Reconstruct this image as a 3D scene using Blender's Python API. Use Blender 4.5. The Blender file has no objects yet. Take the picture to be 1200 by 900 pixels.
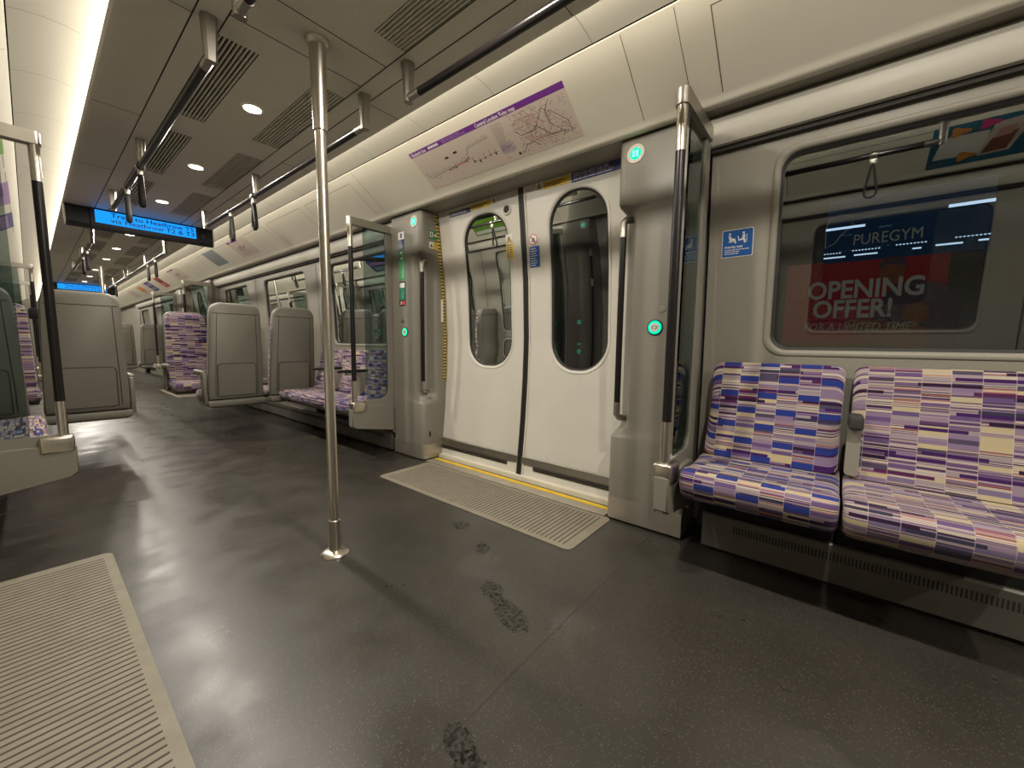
import bpy, bmesh, math, random
from mathutils import Vector, Matrix
random.seed(7)
S = bpy.context.scene
COL = S.collection
PI = math.pi

# ------------------------------------------------------------------ camera, world, exposure
CAMH = 0.97
FPX = 461.66
RX = Vector((0.63445127, -0.77288299, 0.01111217))
RY = Vector((-0.07073878, -0.07237244, -0.99486595))
RZ = Vector((0.76971918, 0.6304079, -0.10058958))
cam_data = bpy.data.cameras.new('camera')
cam = bpy.data.objects.new('camera', cam_data)
COL.objects.link(cam)
cam_data.sensor_width = 36.0
cam_data.lens = FPX * 36.0 / 1200.0
cam_data.clip_start = 0.02
cam.matrix_world = Matrix(((RX.x, -RY.x, -RZ.x, 0), (RX.y, -RY.y, -RZ.y, 0), (RX.z, -RY.z, -RZ.z, CAMH), (0, 0, 0, 1)))
S.camera = cam
W = bpy.data.worlds.new('world')
S.world = W
W.use_nodes = True
W.node_tree.nodes['Background'].inputs[0].default_value = (0.02, 0.02, 0.02, 1)
W.node_tree.nodes['Background'].inputs[1].default_value = 0.15
S.view_settings.view_transform = 'Standard'
S.view_settings.look = 'None'
S.view_settings.gamma = 1.0
S.view_settings.use_curve_mapping = False
S.view_settings.exposure = 0.42
S.cycles.use_denoising = True
S.cycles.max_bounces = 10
S.cycles.diffuse_bounces = 8
S.cycles.glossy_bounces = 5
S.cycles.transparent_max_bounces = 16
S.cycles.sample_clamp_indirect = 6.0
S.cycles.caustics_reflective = False
S.cycles.caustics_refractive = False
LED_WATTS_PER_METRE = 1.9       # cove strips
DOWNLIGHT_WATTS = 15.0
LED_COLOR = (1.0, 0.915, 0.765)
LAMP_COLOR = (1.0, 0.925, 0.81)

# ------------------------------------------------------------------ materials
def lin(h):
    h = h.lstrip('#')
    out = []
    for i in (0, 2, 4):
        c = int(h[i:i + 2], 16) / 255
        out.append(c / 12.92 if c <= 0.04045 else ((c + 0.055) / 1.055) ** 2.4)
    return tuple(out)

def newmat(name):
    m = bpy.data.materials.new(name)
    m.use_nodes = True
    nt = m.node_tree
    nt.nodes.clear()
    o = nt.nodes.new('ShaderNodeOutputMaterial')
    return m, nt, o

def mat(name, col, rough=0.5, metal=0.0, spec=0.5, noise=0.0, nscale=30.0, bump=0.0, bscale=200.0, stretch=None, coat=0.0):
    m, nt, o = newmat(name)
    b = nt.nodes.new('ShaderNodeBsdfPrincipled')
    b.inputs['Base Color'].default_value = (*col, 1)
    b.inputs['Roughness'].default_value = rough
    b.inputs['Metallic'].default_value = metal
    b.inputs['Specular IOR Level'].default_value = spec
    b.inputs['Coat Weight'].default_value = coat
    nt.links.new(b.outputs[0], o.inputs[0])
    if noise or bump:
        tc = nt.nodes.new('ShaderNodeTexCoord')
        mp = nt.nodes.new('ShaderNodeMapping')
        if stretch:
            mp.inputs['Scale'].default_value = stretch
        nt.links.new(tc.outputs['Object'], mp.inputs[0])
    if noise:
        n = nt.nodes.new('ShaderNodeTexNoise')
        n.inputs['Scale'].default_value = nscale
        n.inputs['Detail'].default_value = 4
        nt.links.new(mp.outputs[0], n.inputs[0])
        r = nt.nodes.new('ShaderNodeMapRange')
        r.inputs['From Min'].default_value = 0.3
        r.inputs['From Max'].default_value = 0.7
        r.inputs['To Min'].default_value = 1 - noise
        r.inputs['To Max'].default_value = 1 + noise
        nt.links.new(n.outputs[0], r.inputs[0])
        v = nt.nodes.new('ShaderNodeVectorMath')
        v.operation = 'SCALE'
        v.inputs[0].default_value = col
        nt.links.new(r.outputs[0], v.inputs['Scale'])
        nt.links.new(v.outputs[0], b.inputs['Base Color'])
    if bump:
        n2 = nt.nodes.new('ShaderNodeTexNoise')
        n2.inputs['Scale'].default_value = bscale
        nt.links.new(mp.outputs[0], n2.inputs[0])
        bp = nt.nodes.new('ShaderNodeBump')
        bp.inputs['Strength'].default_value = bump
        bp.inputs['Distance'].default_value = 0.002
        nt.links.new(n2.outputs[0], bp.inputs['Height'])
        nt.links.new(bp.outputs[0], b.inputs['Normal'])
    return m

def emit(name, col, strength):
    m, nt, o = newmat(name)
    e = nt.nodes.new('ShaderNodeEmission')
    e.inputs[0].default_value = (*col, 1)
    e.inputs[1].default_value = strength
    nt.links.new(e.outputs[0], o.inputs[0])
    return m

def glass(name, tint, ior=1.6, gain=1.0, rough=0.0):
    m, nt, o = newmat(name)
    t = nt.nodes.new('ShaderNodeBsdfTransparent')
    t.inputs[0].default_value = (*tint, 1)
    g = nt.nodes.new('ShaderNodeBsdfGlossy')
    g.inputs['Roughness'].default_value = rough
    g.inputs[0].default_value = (0.95, 1.0, 0.97, 1)
    f = nt.nodes.new('ShaderNodeFresnel')
    f.inputs[0].default_value = ior
    mu = nt.nodes.new('ShaderNodeMath')
    mu.operation = 'MULTIPLY'
    mu.use_clamp = True
    mu.inputs[1].default_value = gain
    nt.links.new(f.outputs[0], mu.inputs[0])
    mx = nt.nodes.new('ShaderNodeMixShader')
    nt.links.new(mu.outputs[0], mx.inputs[0])
    nt.links.new(t.outputs[0], mx.inputs[1])
    nt.links.new(g.outputs[0], mx.inputs[2])
    nt.links.new(mx.outputs[0], o.inputs[0])
    return m

def math_node(nt, op, a, b=None, c=None):
    n = nt.nodes.new('ShaderNodeMath')
    n.operation = op
    for i, v in enumerate((a, b, c)):
        if v is None:
            continue
        if isinstance(v, (int, float)):
            n.inputs[i].default_value = v
        else:
            nt.links.new(v, n.inputs[i])
    return n.outputs[0]

def moquette(name, blue):
    """woven seat cloth: columns of short horizontal bars, every column shifted; UVs are metres"""
    m, nt, o = newmat(name)
    b = nt.nodes.new('ShaderNodeBsdfPrincipled')
    b.inputs['Roughness'].default_value = 0.95
    b.inputs['Specular IOR Level'].default_value = 0.1
    b.inputs['Sheen Weight'].default_value = 0.15
    nt.links.new(b.outputs[0], o.inputs[0])
    uv = nt.nodes.new('ShaderNodeTexCoord')
    sp = nt.nodes.new('ShaderNodeSeparateXYZ')
    nt.links.new(uv.outputs['UV'], sp.inputs[0])
    u, v = sp.outputs[0], sp.outputs[1]
    CW = 0.074
    cu = math_node(nt, 'DIVIDE', u, CW)
    col = math_node(nt, 'FLOOR', cu)
    par = math_node(nt, 'FLOORED_MODULO', col, 2.0)
    # bar rows
    vo = math_node(nt, 'MULTIPLY_ADD', par, 0.021, v)
    def wn(x, y, seed):
        c = nt.nodes.new('ShaderNodeCombineXYZ')
        for i, q in enumerate((x, y, seed)):
            if isinstance(q, (int, float)):
                c.inputs[i].default_value = q
            else:
                nt.links.new(q, c.inputs[i])
        w = nt.nodes.new('ShaderNodeTexWhiteNoise')
        w.noise_dimensions = '3D'
        nt.links.new(c.outputs[0], w.inputs[0])
        return w.outputs['Value']
    def ramp(val, stops):
        r = nt.nodes.new('ShaderNodeValToRGB')
        r.color_ramp.interpolation = 'CONSTANT'
        e = r.color_ramp.elements
        while len(e) < len(stops):
            e.new(0.5)
        for i, (p, h) in enumerate(stops):
            e[i].position = p
            e[i].color = (*lin(h), 1)
        nt.links.new(val, r.inputs[0])
        return r.outputs[0]
    row = math_node(nt, 'FLOOR', math_node(nt, 'DIVIDE', vo, 0.0165))
    base = ramp(wn(col, row, 3.1), [(0.0, 'c4b595'), (0.17, '8e7a98'), (0.36, 'a3969b'), (0.5, '6d5684'), (0.62, '9a8598'), (0.74, 'c9b791'), (0.84, '554c63'), (0.93, '7f7192')])
    # fine pin stripes over half of the rows
    fine = math_node(nt, 'FLOOR', math_node(nt, 'DIVIDE', vo, 0.0032))
    fcol = ramp(wn(col, fine, 8.7), [(0.0, '3a2348'), (0.18, 'cbbda8'), (0.38, '84708f'), (0.58, '65436f'), (0.72, 'ab95a4'), (0.84, 'd6ccba'), (0.96, 'bf6c44')])
    pick = math_node(nt, 'GREATER_THAN', wn(col, row, 5.9), 0.40)
    mx = nt.nodes.new('ShaderNodeMix')
    mx.data_type = 'RGBA'
    nt.links.new(math_node(nt, 'MULTIPLY', pick, 0.85), mx.inputs[0])
    nt.links.new(base, mx.inputs[6])
    nt.links.new(fcol, mx.inputs[7])
    # dark bars that cross one to three columns
    wide = math_node(nt, 'FLOOR', math_node(nt, 'DIVIDE', math_node(nt, 'ADD', u, math_node(nt, 'MULTIPLY', wn(0.0, math_node(nt, 'FLOOR', math_node(nt, 'DIVIDE', v, 0.0125)), 2.2), 0.3)), 0.16))
    vr = math_node(nt, 'FLOOR', math_node(nt, 'DIVIDE', v, 0.0125))
    dk = math_node(nt, 'GREATER_THAN', wn(wide, vr, 9.3), 0.83)
    dcol = ramp(wn(wide, vr, 4.4), [(0.0, '43245f'), (0.4, '33203c'), (0.7, '5a2a55'), (0.85, '3d3a52')])
    mx2 = nt.nodes.new('ShaderNodeMix')
    mx2.data_type = 'RGBA'
    nt.links.new(dk, mx2.inputs[0])
    nt.links.new(mx.outputs[2], mx2.inputs[6])
    nt.links.new(dcol, mx2.inputs[7])
    out = mx2.outputs[2]
    if blue:
        vb = math_node(nt, 'MULTIPLY_ADD', par, 0.071, v)
        fm = math_node(nt, 'FLOORED_MODULO', vb, 0.142)
        bl = math_node(nt, 'LESS_THAN', fm, 0.026)
        mx3 = nt.nodes.new('ShaderNodeMix')
        mx3.data_type = 'RGBA'
        nt.links.new(bl, mx3.inputs[0])
        nt.links.new(out, mx3.inputs[6])
        mx3.inputs[7].default_value = (*lin('2f3d8a'), 1)
        out = mx3.outputs[2]
    # light seam between columns
    fr = math_node(nt, 'FRACT', cu)
    edge = math_node(nt, 'LESS_THAN', fr, 0.03)
    mx4 = nt.nodes.new('ShaderNodeMix')
    mx4.data_type = 'RGBA'
    nt.links.new(math_node(nt, 'MULTIPLY', edge, 0.35), mx4.inputs[0])
    nt.links.new(out, mx4.inputs[6])
    mx4.inputs[7].default_value = (*lin('d8cfc4'), 1)
    dim = nt.nodes.new('ShaderNodeVectorMath')
    dim.operation = 'SCALE'
    dim.inputs['Scale'].default_value = 0.80
    nt.links.new(mx4.outputs[2], dim.inputs[0])
    nt.links.new(dim.outputs[0], b.inputs['Base Color'])
    n2 = nt.nodes.new('ShaderNodeTexNoise')
    n2.inputs['Scale'].default_value = 900
    nt.links.new(uv.outputs['UV'], n2.inputs[0])
    bp = nt.nodes.new('ShaderNodeBump')
    bp.inputs['Strength'].default_value = 0.35
    bp.inputs['Distance'].default_value = 0.002
    nt.links.new(n2.outputs[0], bp.inputs['Height'])
    nt.links.new(bp.outputs[0], b.inputs['Normal'])
    return m

def floor_mat():
    m, nt, o = newmat('speckled dark vinyl')
    b = nt.nodes.new('ShaderNodeBsdfPrincipled')
    nt.links.new(b.outputs[0], o.inputs[0])
    tc = nt.nodes.new('ShaderNodeTexCoord')
    n1 = nt.nodes.new('ShaderNodeTexNoise')
    n1.inputs['Scale'].default_value = 2.2
    n1.inputs['Detail'].default_value = 5
    nt.links.new(tc.outputs['Object'], n1.inputs[0])
    r1 = nt.nodes.new('ShaderNodeValToRGB')
    r1.color_ramp.elements[0].position = 0.3
    r1.color_ramp.elements[0].color = (0.030, 0.027, 0.022, 1)
    r1.color_ramp.elements[1].position = 0.7
    r1.color_ramp.elements[1].color = (0.043, 0.039, 0.032, 1)
    nt.links.new(n1.outputs[0], r1.inputs[0])
    vo = nt.nodes.new('ShaderNodeTexVoronoi')
    vo.inputs['Scale'].default_value = 150
    nt.links.new(tc.outputs['Object'], vo.inputs[0])
    lt = math_node(nt, 'LESS_THAN', vo.outputs['Distance'], 0.27)
    sepc = nt.nodes.new('ShaderNodeSeparateColor')
    nt.links.new(vo.outputs['Color'], sepc.inputs[0])
    gt = math_node(nt, 'GREATER_THAN', sepc.outputs[0], 0.55)
    sp = math_node(nt, 'MULTIPLY', math_node(nt, 'MULTIPLY', lt, gt), 0.75)
    mx = nt.nodes.new('ShaderNodeMix')
    mx.data_type = 'RGBA'
    nt.links.new(sp, mx.inputs[0])
    nt.links.new(r1.outputs[0], mx.inputs[6])
    mx.inputs[7].default_value = (0.115, 0.105, 0.088, 1)
    nt.links.new(mx.outputs[2], b.inputs['Base Color'])
    n3 = nt.nodes.new('ShaderNodeTexNoise')
    n3.inputs['Scale'].default_value = 5
    n3.inputs['Detail'].default_value = 6
    nt.links.new(tc.outputs['Object'], n3.inputs[0])
    mr = nt.nodes.new('ShaderNodeMapRange')
    mr.inputs['From Min'].default_value = 0.3
    mr.inputs['From Max'].default_value = 0.7
    mr.inputs['To Min'].default_value = 0.26
    mr.inputs['To Max'].default_value = 0.42
    nt.links.new(n3.outputs[0], mr.inputs[0])
    nt.links.new(mr.outputs[0], b.inputs['Roughness'])
    n4 = nt.nodes.new('ShaderNodeTexNoise')
    n4.inputs['Scale'].default_value = 45
    n4.inputs['Detail'].default_value = 3
    nt.links.new(tc.outputs['Object'], n4.inputs[0])
    bp = nt.nodes.new('ShaderNodeBump')
    bp.inputs['Strength'].default_value = 0.06
    bp.inputs['Distance'].default_value = 0.003
    nt.links.new(n4.outputs[0], bp.inputs['Height'])
    nt.links.new(bp.outputs[0], b.inputs['Normal'])
    return m

def wet_mat():
    m, nt, o = newmat('wet patch')
    b = nt.nodes.new('ShaderNodeBsdfPrincipled')
    b.inputs['Base Color'].default_value = (0.012, 0.011, 0.010, 1)
    b.inputs['Roughness'].default_value = 0.12
    t = nt.nodes.new('ShaderNodeBsdfTransparent')
    tc = nt.nodes.new('ShaderNodeTexCoord')
    n = nt.nodes.new('ShaderNodeTexNoise')
    n.inputs['Scale'].default_value = 75
    n.inputs['Detail'].default_value = 3
    nt.links.new(tc.outputs['Object'], n.inputs[0])
    r = nt.nodes.new('ShaderNodeMapRange')
    r.inputs['From Min'].default_value = 0.40
    r.inputs['From Max'].default_value = 0.62
    r.inputs['To Max'].default_value = 0.55
    nt.links.new(n.outputs[0], r.inputs[0])
    mx = nt.nodes.new('ShaderNodeMixShader')
    nt.links.new(r.outputs[0], mx.inputs[0])
    nt.links.new(t.outputs[0], mx.inputs[1])
    nt.links.new(b.outputs[0], mx.inputs[2])
    nt.links.new(mx.outputs[0], o.inputs[0])
    bp = nt.nodes.new('ShaderNodeBump')
    bp.inputs['Strength'].default_value = 0.5
    bp.inputs['Distance'].default_value = 0.004
    nt.links.new(n.outputs[0], bp.inputs['Height'])
    nt.links.new(bp.outputs[0], b.inputs['Normal'])
    return m

def hazard_mat():
    m, nt, o = newmat('yellow and black tape')
    b = nt.nodes.new('ShaderNodeBsdfPrincipled')
    b.inputs['Roughness'].default_value = 0.5
    tc = nt.nodes.new('ShaderNodeTexCoord')
    sp = nt.nodes.new('ShaderNodeSeparateXYZ')
    nt.links.new(tc.outputs['Object'], sp.inputs[0])
    f = math_node(nt, 'FRACT', math_node(nt, 'DIVIDE', sp.outputs[2], 0.026))
    g = math_node(nt, 'GREATER_THAN', f, 0.55)
    mx = nt.nodes.new('ShaderNodeMix')
    mx.data_type = 'RGBA'
    nt.links.new(g, mx.inputs[0])
    mx.inputs[6].default_value = (0.75, 0.50, 0.03, 1)
    mx.inputs[7].default_value = (0.015, 0.014, 0.012, 1)
    nt.links.new(mx.outputs[2], b.inputs['Base Color'])
    nt.links.new(b.outputs[0], o.inputs[0])
    return m

M = {}
M['cream'] = mat('cream moulding', (0.74, 0.70, 0.59), 0.42, noise=0.015, nscale=8)
M['rail'] = mat('cant rail white', (0.54, 0.515, 0.445), 0.42)
M['heater'] = mat('heater grey', (0.17, 0.158, 0.13), 0.45, metal=0.3, noise=0.10, nscale=9)
M['trough'] = mat('cove trough grey', (0.46, 0.435, 0.37), 0.45)
M['ceil'] = mat('ceiling panel grey', (0.86, 0.825, 0.72), 0.5, noise=0.05, nscale=160)
M['door'] = mat('door white paint', (0.66, 0.63, 0.56), 0.35, noise=0.015, nscale=6)
M['taupe'] = mat('taupe moulding', (0.225, 0.208, 0.172), 0.38, noise=0.03, nscale=90)
M['wall'] = mat('wall lining grey', (0.265, 0.247, 0.205), 0.42, noise=0.03, nscale=80)
M['shell'] = mat('seat shell grey', (0.155, 0.144, 0.115), 0.5, noise=0.05, nscale=220, bump=0.1)
M['panelgrey'] = mat('screen panel grey', (0.23, 0.215, 0.178), 0.4, noise=0.02, nscale=60)
M['steel'] = mat('brushed steel', (0.60, 0.555, 0.48), 0.30, metal=1.0, noise=0.06, nscale=20, stretch=(30, 30, 1))
M['steelbar'] = mat('satin steel', (0.44, 0.41, 0.36), 0.36, metal=1.0, noise=0.05, nscale=12)
M['kick'] = mat('scuffed kick plate', (0.48, 0.445, 0.38), 0.40, metal=0.75, noise=0.12, nscale=9)
M['grip'] = mat('black grip', (0.010, 0.008, 0.008), 0.30, spec=0.35)
M['rubber'] = mat('black rubber', (0.012, 0.011, 0.010), 0.55)
M['strap'] = mat('strap rubber', (0.016, 0.014, 0.012), 0.6, spec=0.3)
M['seam'] = mat('dark joint', (0.035, 0.031, 0.025), 0.8)
M['seamlight'] = mat('panel joint', (0.13, 0.118, 0.092), 0.8)
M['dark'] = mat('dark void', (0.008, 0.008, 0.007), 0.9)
M['mat'] = mat('ribbed tread tan', (0.235, 0.21, 0.160), 0.6, noise=0.10, nscale=14)
M['matgroove'] = mat('tread groove', (0.060, 0.052, 0.038), 0.8)
M['floor'] = floor_mat()
M['wet'] = wet_mat()
M['yellow'] = mat('yellow paint', (0.80, 0.53, 0.03), 0.5, noise=0.12, nscale=30)
M['alu'] = mat('aluminium sill', (0.55, 0.51, 0.44), 0.45, metal=0.8, noise=0.1, nscale=14)
M['fabric'] = moquette('purple moquette', False)
M['fabricblue'] = moquette('priority moquette', True)
M['winglass'] = glass('window glass', (0.80, 0.82, 0.81), 2.35, 1.08)
M['doorglass'] = glass('door glass', (0.60, 0.63, 0.62), 1.85, 0.85)
M['screenglass'] = glass('tinted screen glass', (0.60, 0.67, 0.66), 1.5, 1.0)
M['led'] = emit('warm led', LED_COLOR, 4.0)
M['lamp'] = emit('downlight lens', LAMP_COLOR, 6.0)
for q in ('led', 'lamp'):
    M[q].cycles.emission_sampling = 'NONE'
M['blue_screen'] = emit('blue display', (0.012, 0.30, 0.95), 0.95)
M['screentext'] = mat('display lettering', (0.004, 0.02, 0.10), 0.6)
M['white'] = mat('white print', (0.80, 0.79, 0.75), 0.5)
M['paper'] = mat('poster paper', (0.66, 0.57, 0.49), 0.5)
M['purple'] = mat('purple print', (0.16, 0.03, 0.26), 0.5)
M['lilac'] = mat('lilac print', (0.35, 0.20, 0.45), 0.5)
M['navy'] = mat('navy print', (0.035, 0.04, 0.16), 0.5)
M['signblue'] = mat('sign blue', (0.010, 0.10, 0.38), 0.45)
M['signyellow'] = mat('sign yellow', (0.75, 0.50, 0.03), 0.5)
M['signgreen'] = mat('sign green', (0.02, 0.22, 0.09), 0.5)
M['palegreen'] = mat('pale green print', (0.16, 0.48, 0.22), 0.5)
M['tealgreen'] = mat('teal green print', (0.01, 0.17, 0.12), 0.5)
M['red'] = mat('red print', (0.55, 0.05, 0.035), 0.5)
M['brown'] = mat('brown print', (0.22, 0.08, 0.05), 0.5)
M['orange'] = mat('orange print', (0.75, 0.30, 0.06), 0.5)
M['pink'] = mat('pink print', (0.65, 0.04, 0.20), 0.5)
M['ink'] = mat('dark ink', (0.05, 0.045, 0.06), 0.6)
M['greyink'] = mat('grey ink', (0.32, 0.29, 0.30), 0.6)
M['redink'] = mat('red ink', (0.50, 0.10, 0.07), 0.6)
M['pinkink'] = mat('pink ink', (0.62, 0.33, 0.30), 0.6)
M['adblue'] = mat('advert teal', (0.02, 0.13, 0.20), 0.5)
M['adgreen'] = mat('advert green', (0.16, 0.36, 0.03), 0.5)
M['adgrey'] = mat('advert grey blue', (0.27, 0.31, 0.33), 0.5)
M['greenglow'] = emit('green button light', (0.0, 0.85, 0.38), 1.2)
M['greendim'] = emit('green button glyph', (0.25, 1.0, 0.6), 1.3)
M['buttonring'] = mat('button surround', (0.62, 0.57, 0.50), 0.4)
M['black'] = mat('black plastic', (0.012, 0.012, 0.014), 0.55, spec=0.3)
M['tube'] = emit('cold tube reflection', (0.55, 0.76, 1.0), 0.9)  # glow standing in for platform lights mirrored in the advert glass
M['mirrornavy'] = emit('navy window reflection', (0.002, 0.006, 0.013), 1.0)  # dark reflection of the left window, painted as a faint navy glow
M['adred'] = emit('lit red hoarding', (0.030, 0.003, 0.003), 1.0)
M['adtext'] = emit('lit hoarding letters', (0.042, 0.043, 0.033), 1.0)
M['adskin'] = emit('lit printed skin', (0.020, 0.008, 0.004), 1.0)
M['adshirt'] = emit('lit printed shirt', (0.009, 0.006, 0.007), 1.0)
M['adolive'] = emit('lit printed floor', (0.014, 0.011, 0.002), 1.0)

# ------------------------------------------------------------------ geometry helpers
CX = 0.829
def SX(side, s):
    return CX + side * s

class MB:
    def __init__(self):
        self.v, self.f, self.uv = [], [], {}
    def add(self, vs, fs):
        b = len(self.v)
        self.v.extend([tuple(p) for p in vs])
        self.f.extend([tuple(i + b for i in f) for f in fs])
        return b
    def box(self, x0, x1, y0, y1, z0, z1, bevel=0.0, seg=2):
        if x0 > x1: x0, x1 = x1, x0
        if y0 > y1: y0, y1 = y1, y0
        if z0 > z1: z0, z1 = z1, z0
        if bevel <= 0:
            vs = [(x, y, z) for x in (x0, x1) for y in (y0, y1) for z in (z0, z1)]
            self.add(vs, [(0, 1, 3, 2), (4, 6, 7, 5), (0, 4, 5, 1), (2, 3, 7, 6), (0, 2, 6, 4), (1, 5, 7, 3)])
            return self
        bm = bmesh.new()
        bmesh.ops.create_cube(bm, size=1)
        for v in bm.verts:
            v.co = ((x0 + x1) / 2 + v.co.x * (x1 - x0), (y0 + y1) / 2 + v.co.y * (y1 - y0), (z0 + z1) / 2 + v.co.z * (z1 - z0))
        bmesh.ops.bevel(bm, geom=bm.edges[:], offset=bevel, segments=seg, profile=0.5, affect='EDGES')
        bm.verts.index_update()
        self.add([v.co[:] for v in bm.verts], [[v.index for v in f.verts] for f in bm.faces])
        bm.free()
        return self
    def loft(self, rings, close=True, caps=True):
        n = len(rings[0])
        vs = [p for r in rings for p in r]
        fs = []
        for i in range(len(rings) - 1):
            for j in range(n if close else n - 1):
                k = (j + 1) % n
                fs.append((i * n + j, i * n + k, (i + 1) * n + k, (i + 1) * n + j))
        if caps:
            fs.append(tuple(range(n - 1, -1, -1)))
            fs.append(tuple((len(rings) - 1) * n + j for j in range(n)))
        self.add(vs, fs)
        return self
    def cyl(self, p0, p1, r0, r1=None, n=20, caps=True):
        p0, p1 = Vector(p0), Vector(p1)
        r1 = r0 if r1 is None else r1
        d = (p1 - p0).normalized()
        a = d.orthogonal().normalized()
        b = d.cross(a)
        R = []
        for p, r in ((p0, r0), (p1, r1)):
            R.append([p + (a * math.cos(2 * PI * i / n) + b * math.sin(2 * PI * i / n)) * r for i in range(n)])
        return self.loft(R, caps=caps)
    def lathe(self, c, prof, n=28):
        """prof: (radius, z) going round the vertical through c"""
        R = [[(c[0] + r * math.cos(2 * PI * i / n), c[1] + r * math.sin(2 * PI * i / n), c[2] + z) for i in range(n)] for r, z in prof]
        return self.loft(R)
    def tube(self, pts, r, n=12, closed=False, flat=None):
        """round tube along pts; flat=(axis vector, half width, half thickness) for a strap section"""
        pts = [Vector(p) for p in pts]
        m = len(pts)
        R = []
        prev = None
        for i, p in enumerate(pts):
            if closed:
                d = (pts[(i + 1) % m] - pts[i - 1]).normalized()
            else:
                d = (pts[min(i + 1, m - 1)] - pts[max(i - 1, 0)]).normalized()
            if flat:
                a = Vector(flat[0])
                b = d.cross(a).normalized()
                hw, ht = flat[1], flat[2]
                R.append([p + a * (hw * math.cos(2 * PI * k / n)) + b * (ht * math.sin(2 * PI * k / n)) for k in range(n)])
            else:
                a = d.orthogonal().normalized() if prev is None else (prev - d * prev.dot(d)).normalized()
                prev = a
                b = d.cross(a)
                R.append([p + (a * math.cos(2 * PI * k / n) + b * math.sin(2 * PI * k / n)) * r for k in range(n)])
        if closed:
            R.append(R[0])
        return self.loft(R, caps=not closed)
    def prism(self, poly, f0, f1):
        """poly of 2D points; f0, f1 map a 2D point to 3D at either end"""
        return self.loft([[f0(p) for p in poly], [f1(p) for p in poly]])
    def quad(self, a, b, c, d):
        self.add([a, b, c, d], [(0, 1, 2, 3)])
        return self
    def build(self, name, material, parent=None, smooth=True, angle=32, recalc=True):
        me = bpy.data.meshes.new(name)
        off = parent.matrix_world.translation if parent is not None else Vector((0, 0, 0))
        if parent is not None:
            off = ROOTLOC.get(parent.name, Vector((0, 0, 0)))
        me.from_pydata([tuple(Vector(p) - off) for p in self.v], [], self.f)
        if self.uv:
            l = me.uv_layers.new(name='UVMap')
            for p in me.polygons:
                for li in p.loop_indices:
                    l.data[li].uv = self.uv.get(me.loops[li].vertex_index, (0, 0))
        if recalc:
            bm = bmesh.new()
            bm.from_mesh(me)
            bmesh.ops.recalc_face_normals(bm, faces=bm.faces[:])
            bm.to_mesh(me)
            bm.free()
        me.materials.append(material)
        if smooth:
            me.polygons.foreach_set('use_smooth', [True] * len(me.polygons))
            me.set_sharp_from_angle(angle=math.radians(angle))
        o = bpy.data.objects.new(name, me)
        COL.objects.link(o)
        if parent is not None:
            o.parent = parent
            ROOTLOC[o.name] = off
        return o

ROOTLOC = {}
def thing(name, label, cat, loc=(0, 0, 0), group=None):
    o = bpy.data.objects.new(name, None)
    COL.objects.link(o)
    o.empty_display_size = 0.1
    o.location = loc
    ROOTLOC[o.name] = Vector(loc)
    o['label'] = label
    o['category'] = cat
    if group:
        o['group'] = group
    return o

def tag(o, label, cat, group=None, kind=None):
    o['label'] = label
    o['category'] = cat
    if group: o['group'] = group
    if kind: o['kind'] = kind
    return o

def struct(o):
    o['kind'] = 'structure'
    return o

def struct_root(name):
    o = bpy.data.objects.new(name, None)
    COL.objects.link(o)
    ROOTLOC[o.name] = Vector((0, 0, 0))
    o['kind'] = 'structure'
    return o

def copy_tree(o, delta, label=None, parent=None, group=None):
    c = o.copy()
    COL.objects.link(c)
    if parent is None:
        c.location = o.location + Vector(delta)
        ROOTLOC[c.name] = Vector(c.location)
        if label: c['label'] = label
        if group: c['group'] = group
    else:
        c.parent = parent
    for ch in list(o.children):
        copy_tree(ch, delta, None, c)
    return c

_dg = None
def text(body, size, origin, ux, uy, material, parent, name='lettering', align='LEFT', bold=0.0, shear=0.0, squash=1.0, depth=0.0):
    cu = bpy.data.curves.new('lettering_curve', 'FONT')
    cu.body = body
    cu.size = size
    cu.align_x = align
    cu.offset = bold
    cu.shear = shear
    cu.resolution_u = 3
    cu.space_line = 0.95
    o = bpy.data.objects.new('lettering_tmp', cu)
    COL.objects.link(o)
    dg = bpy.context.evaluated_depsgraph_get()
    me = bpy.data.meshes.new_from_object(o.evaluated_get(dg))
    bpy.data.objects.remove(o)
    bpy.data.curves.remove(cu)
    ux, uy, og = Vector(ux), Vector(uy), Vector(origin)
    off = ROOTLOC.get(parent.name, Vector((0, 0, 0)))
    for v in me.vertices:
        v.co = og + ux * (v.co.x * squash) + uy * v.co.y - off
    me.materials.clear()
    me.materials.append(material)
    ob = bpy.data.objects.new(name, me)
    COL.objects.link(ob)
    ob.parent = parent
    ROOTLOC[ob.name] = off
    return ob

def rrect(x0, x1, y0, y1, r, n=5, straight=0):
    """rounded rectangle, counter clockwise, optional extra points on the sides"""
    pts = []
    cs = [((x1 - r, y0 + r), -PI / 2), ((x1 - r, y1 - r), 0), ((x0 + r, y1 - r), PI / 2), ((x0 + r, y0 + r), PI)]
    for (c, a0) in cs:
        for k in range(n + 1):
            a = a0 + PI / 2 * k / n
            pts.append((c[0] + r * math.cos(a), c[1] + r * math.sin(a)))
    if straight:
        out = []
        m = len(pts)
        for i in range(m):
            p, q = pts[i], pts[(i + 1) % m]
            out.append(p)
            if (i + 1) % (n + 1) == 0:
                for k in range(1, straight):
                    t = k / straight
                    out.append((p[0] + (q[0] - p[0]) * t, p[1] + (q[1] - p[1]) * t))
        pts = out
    return pts

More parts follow.
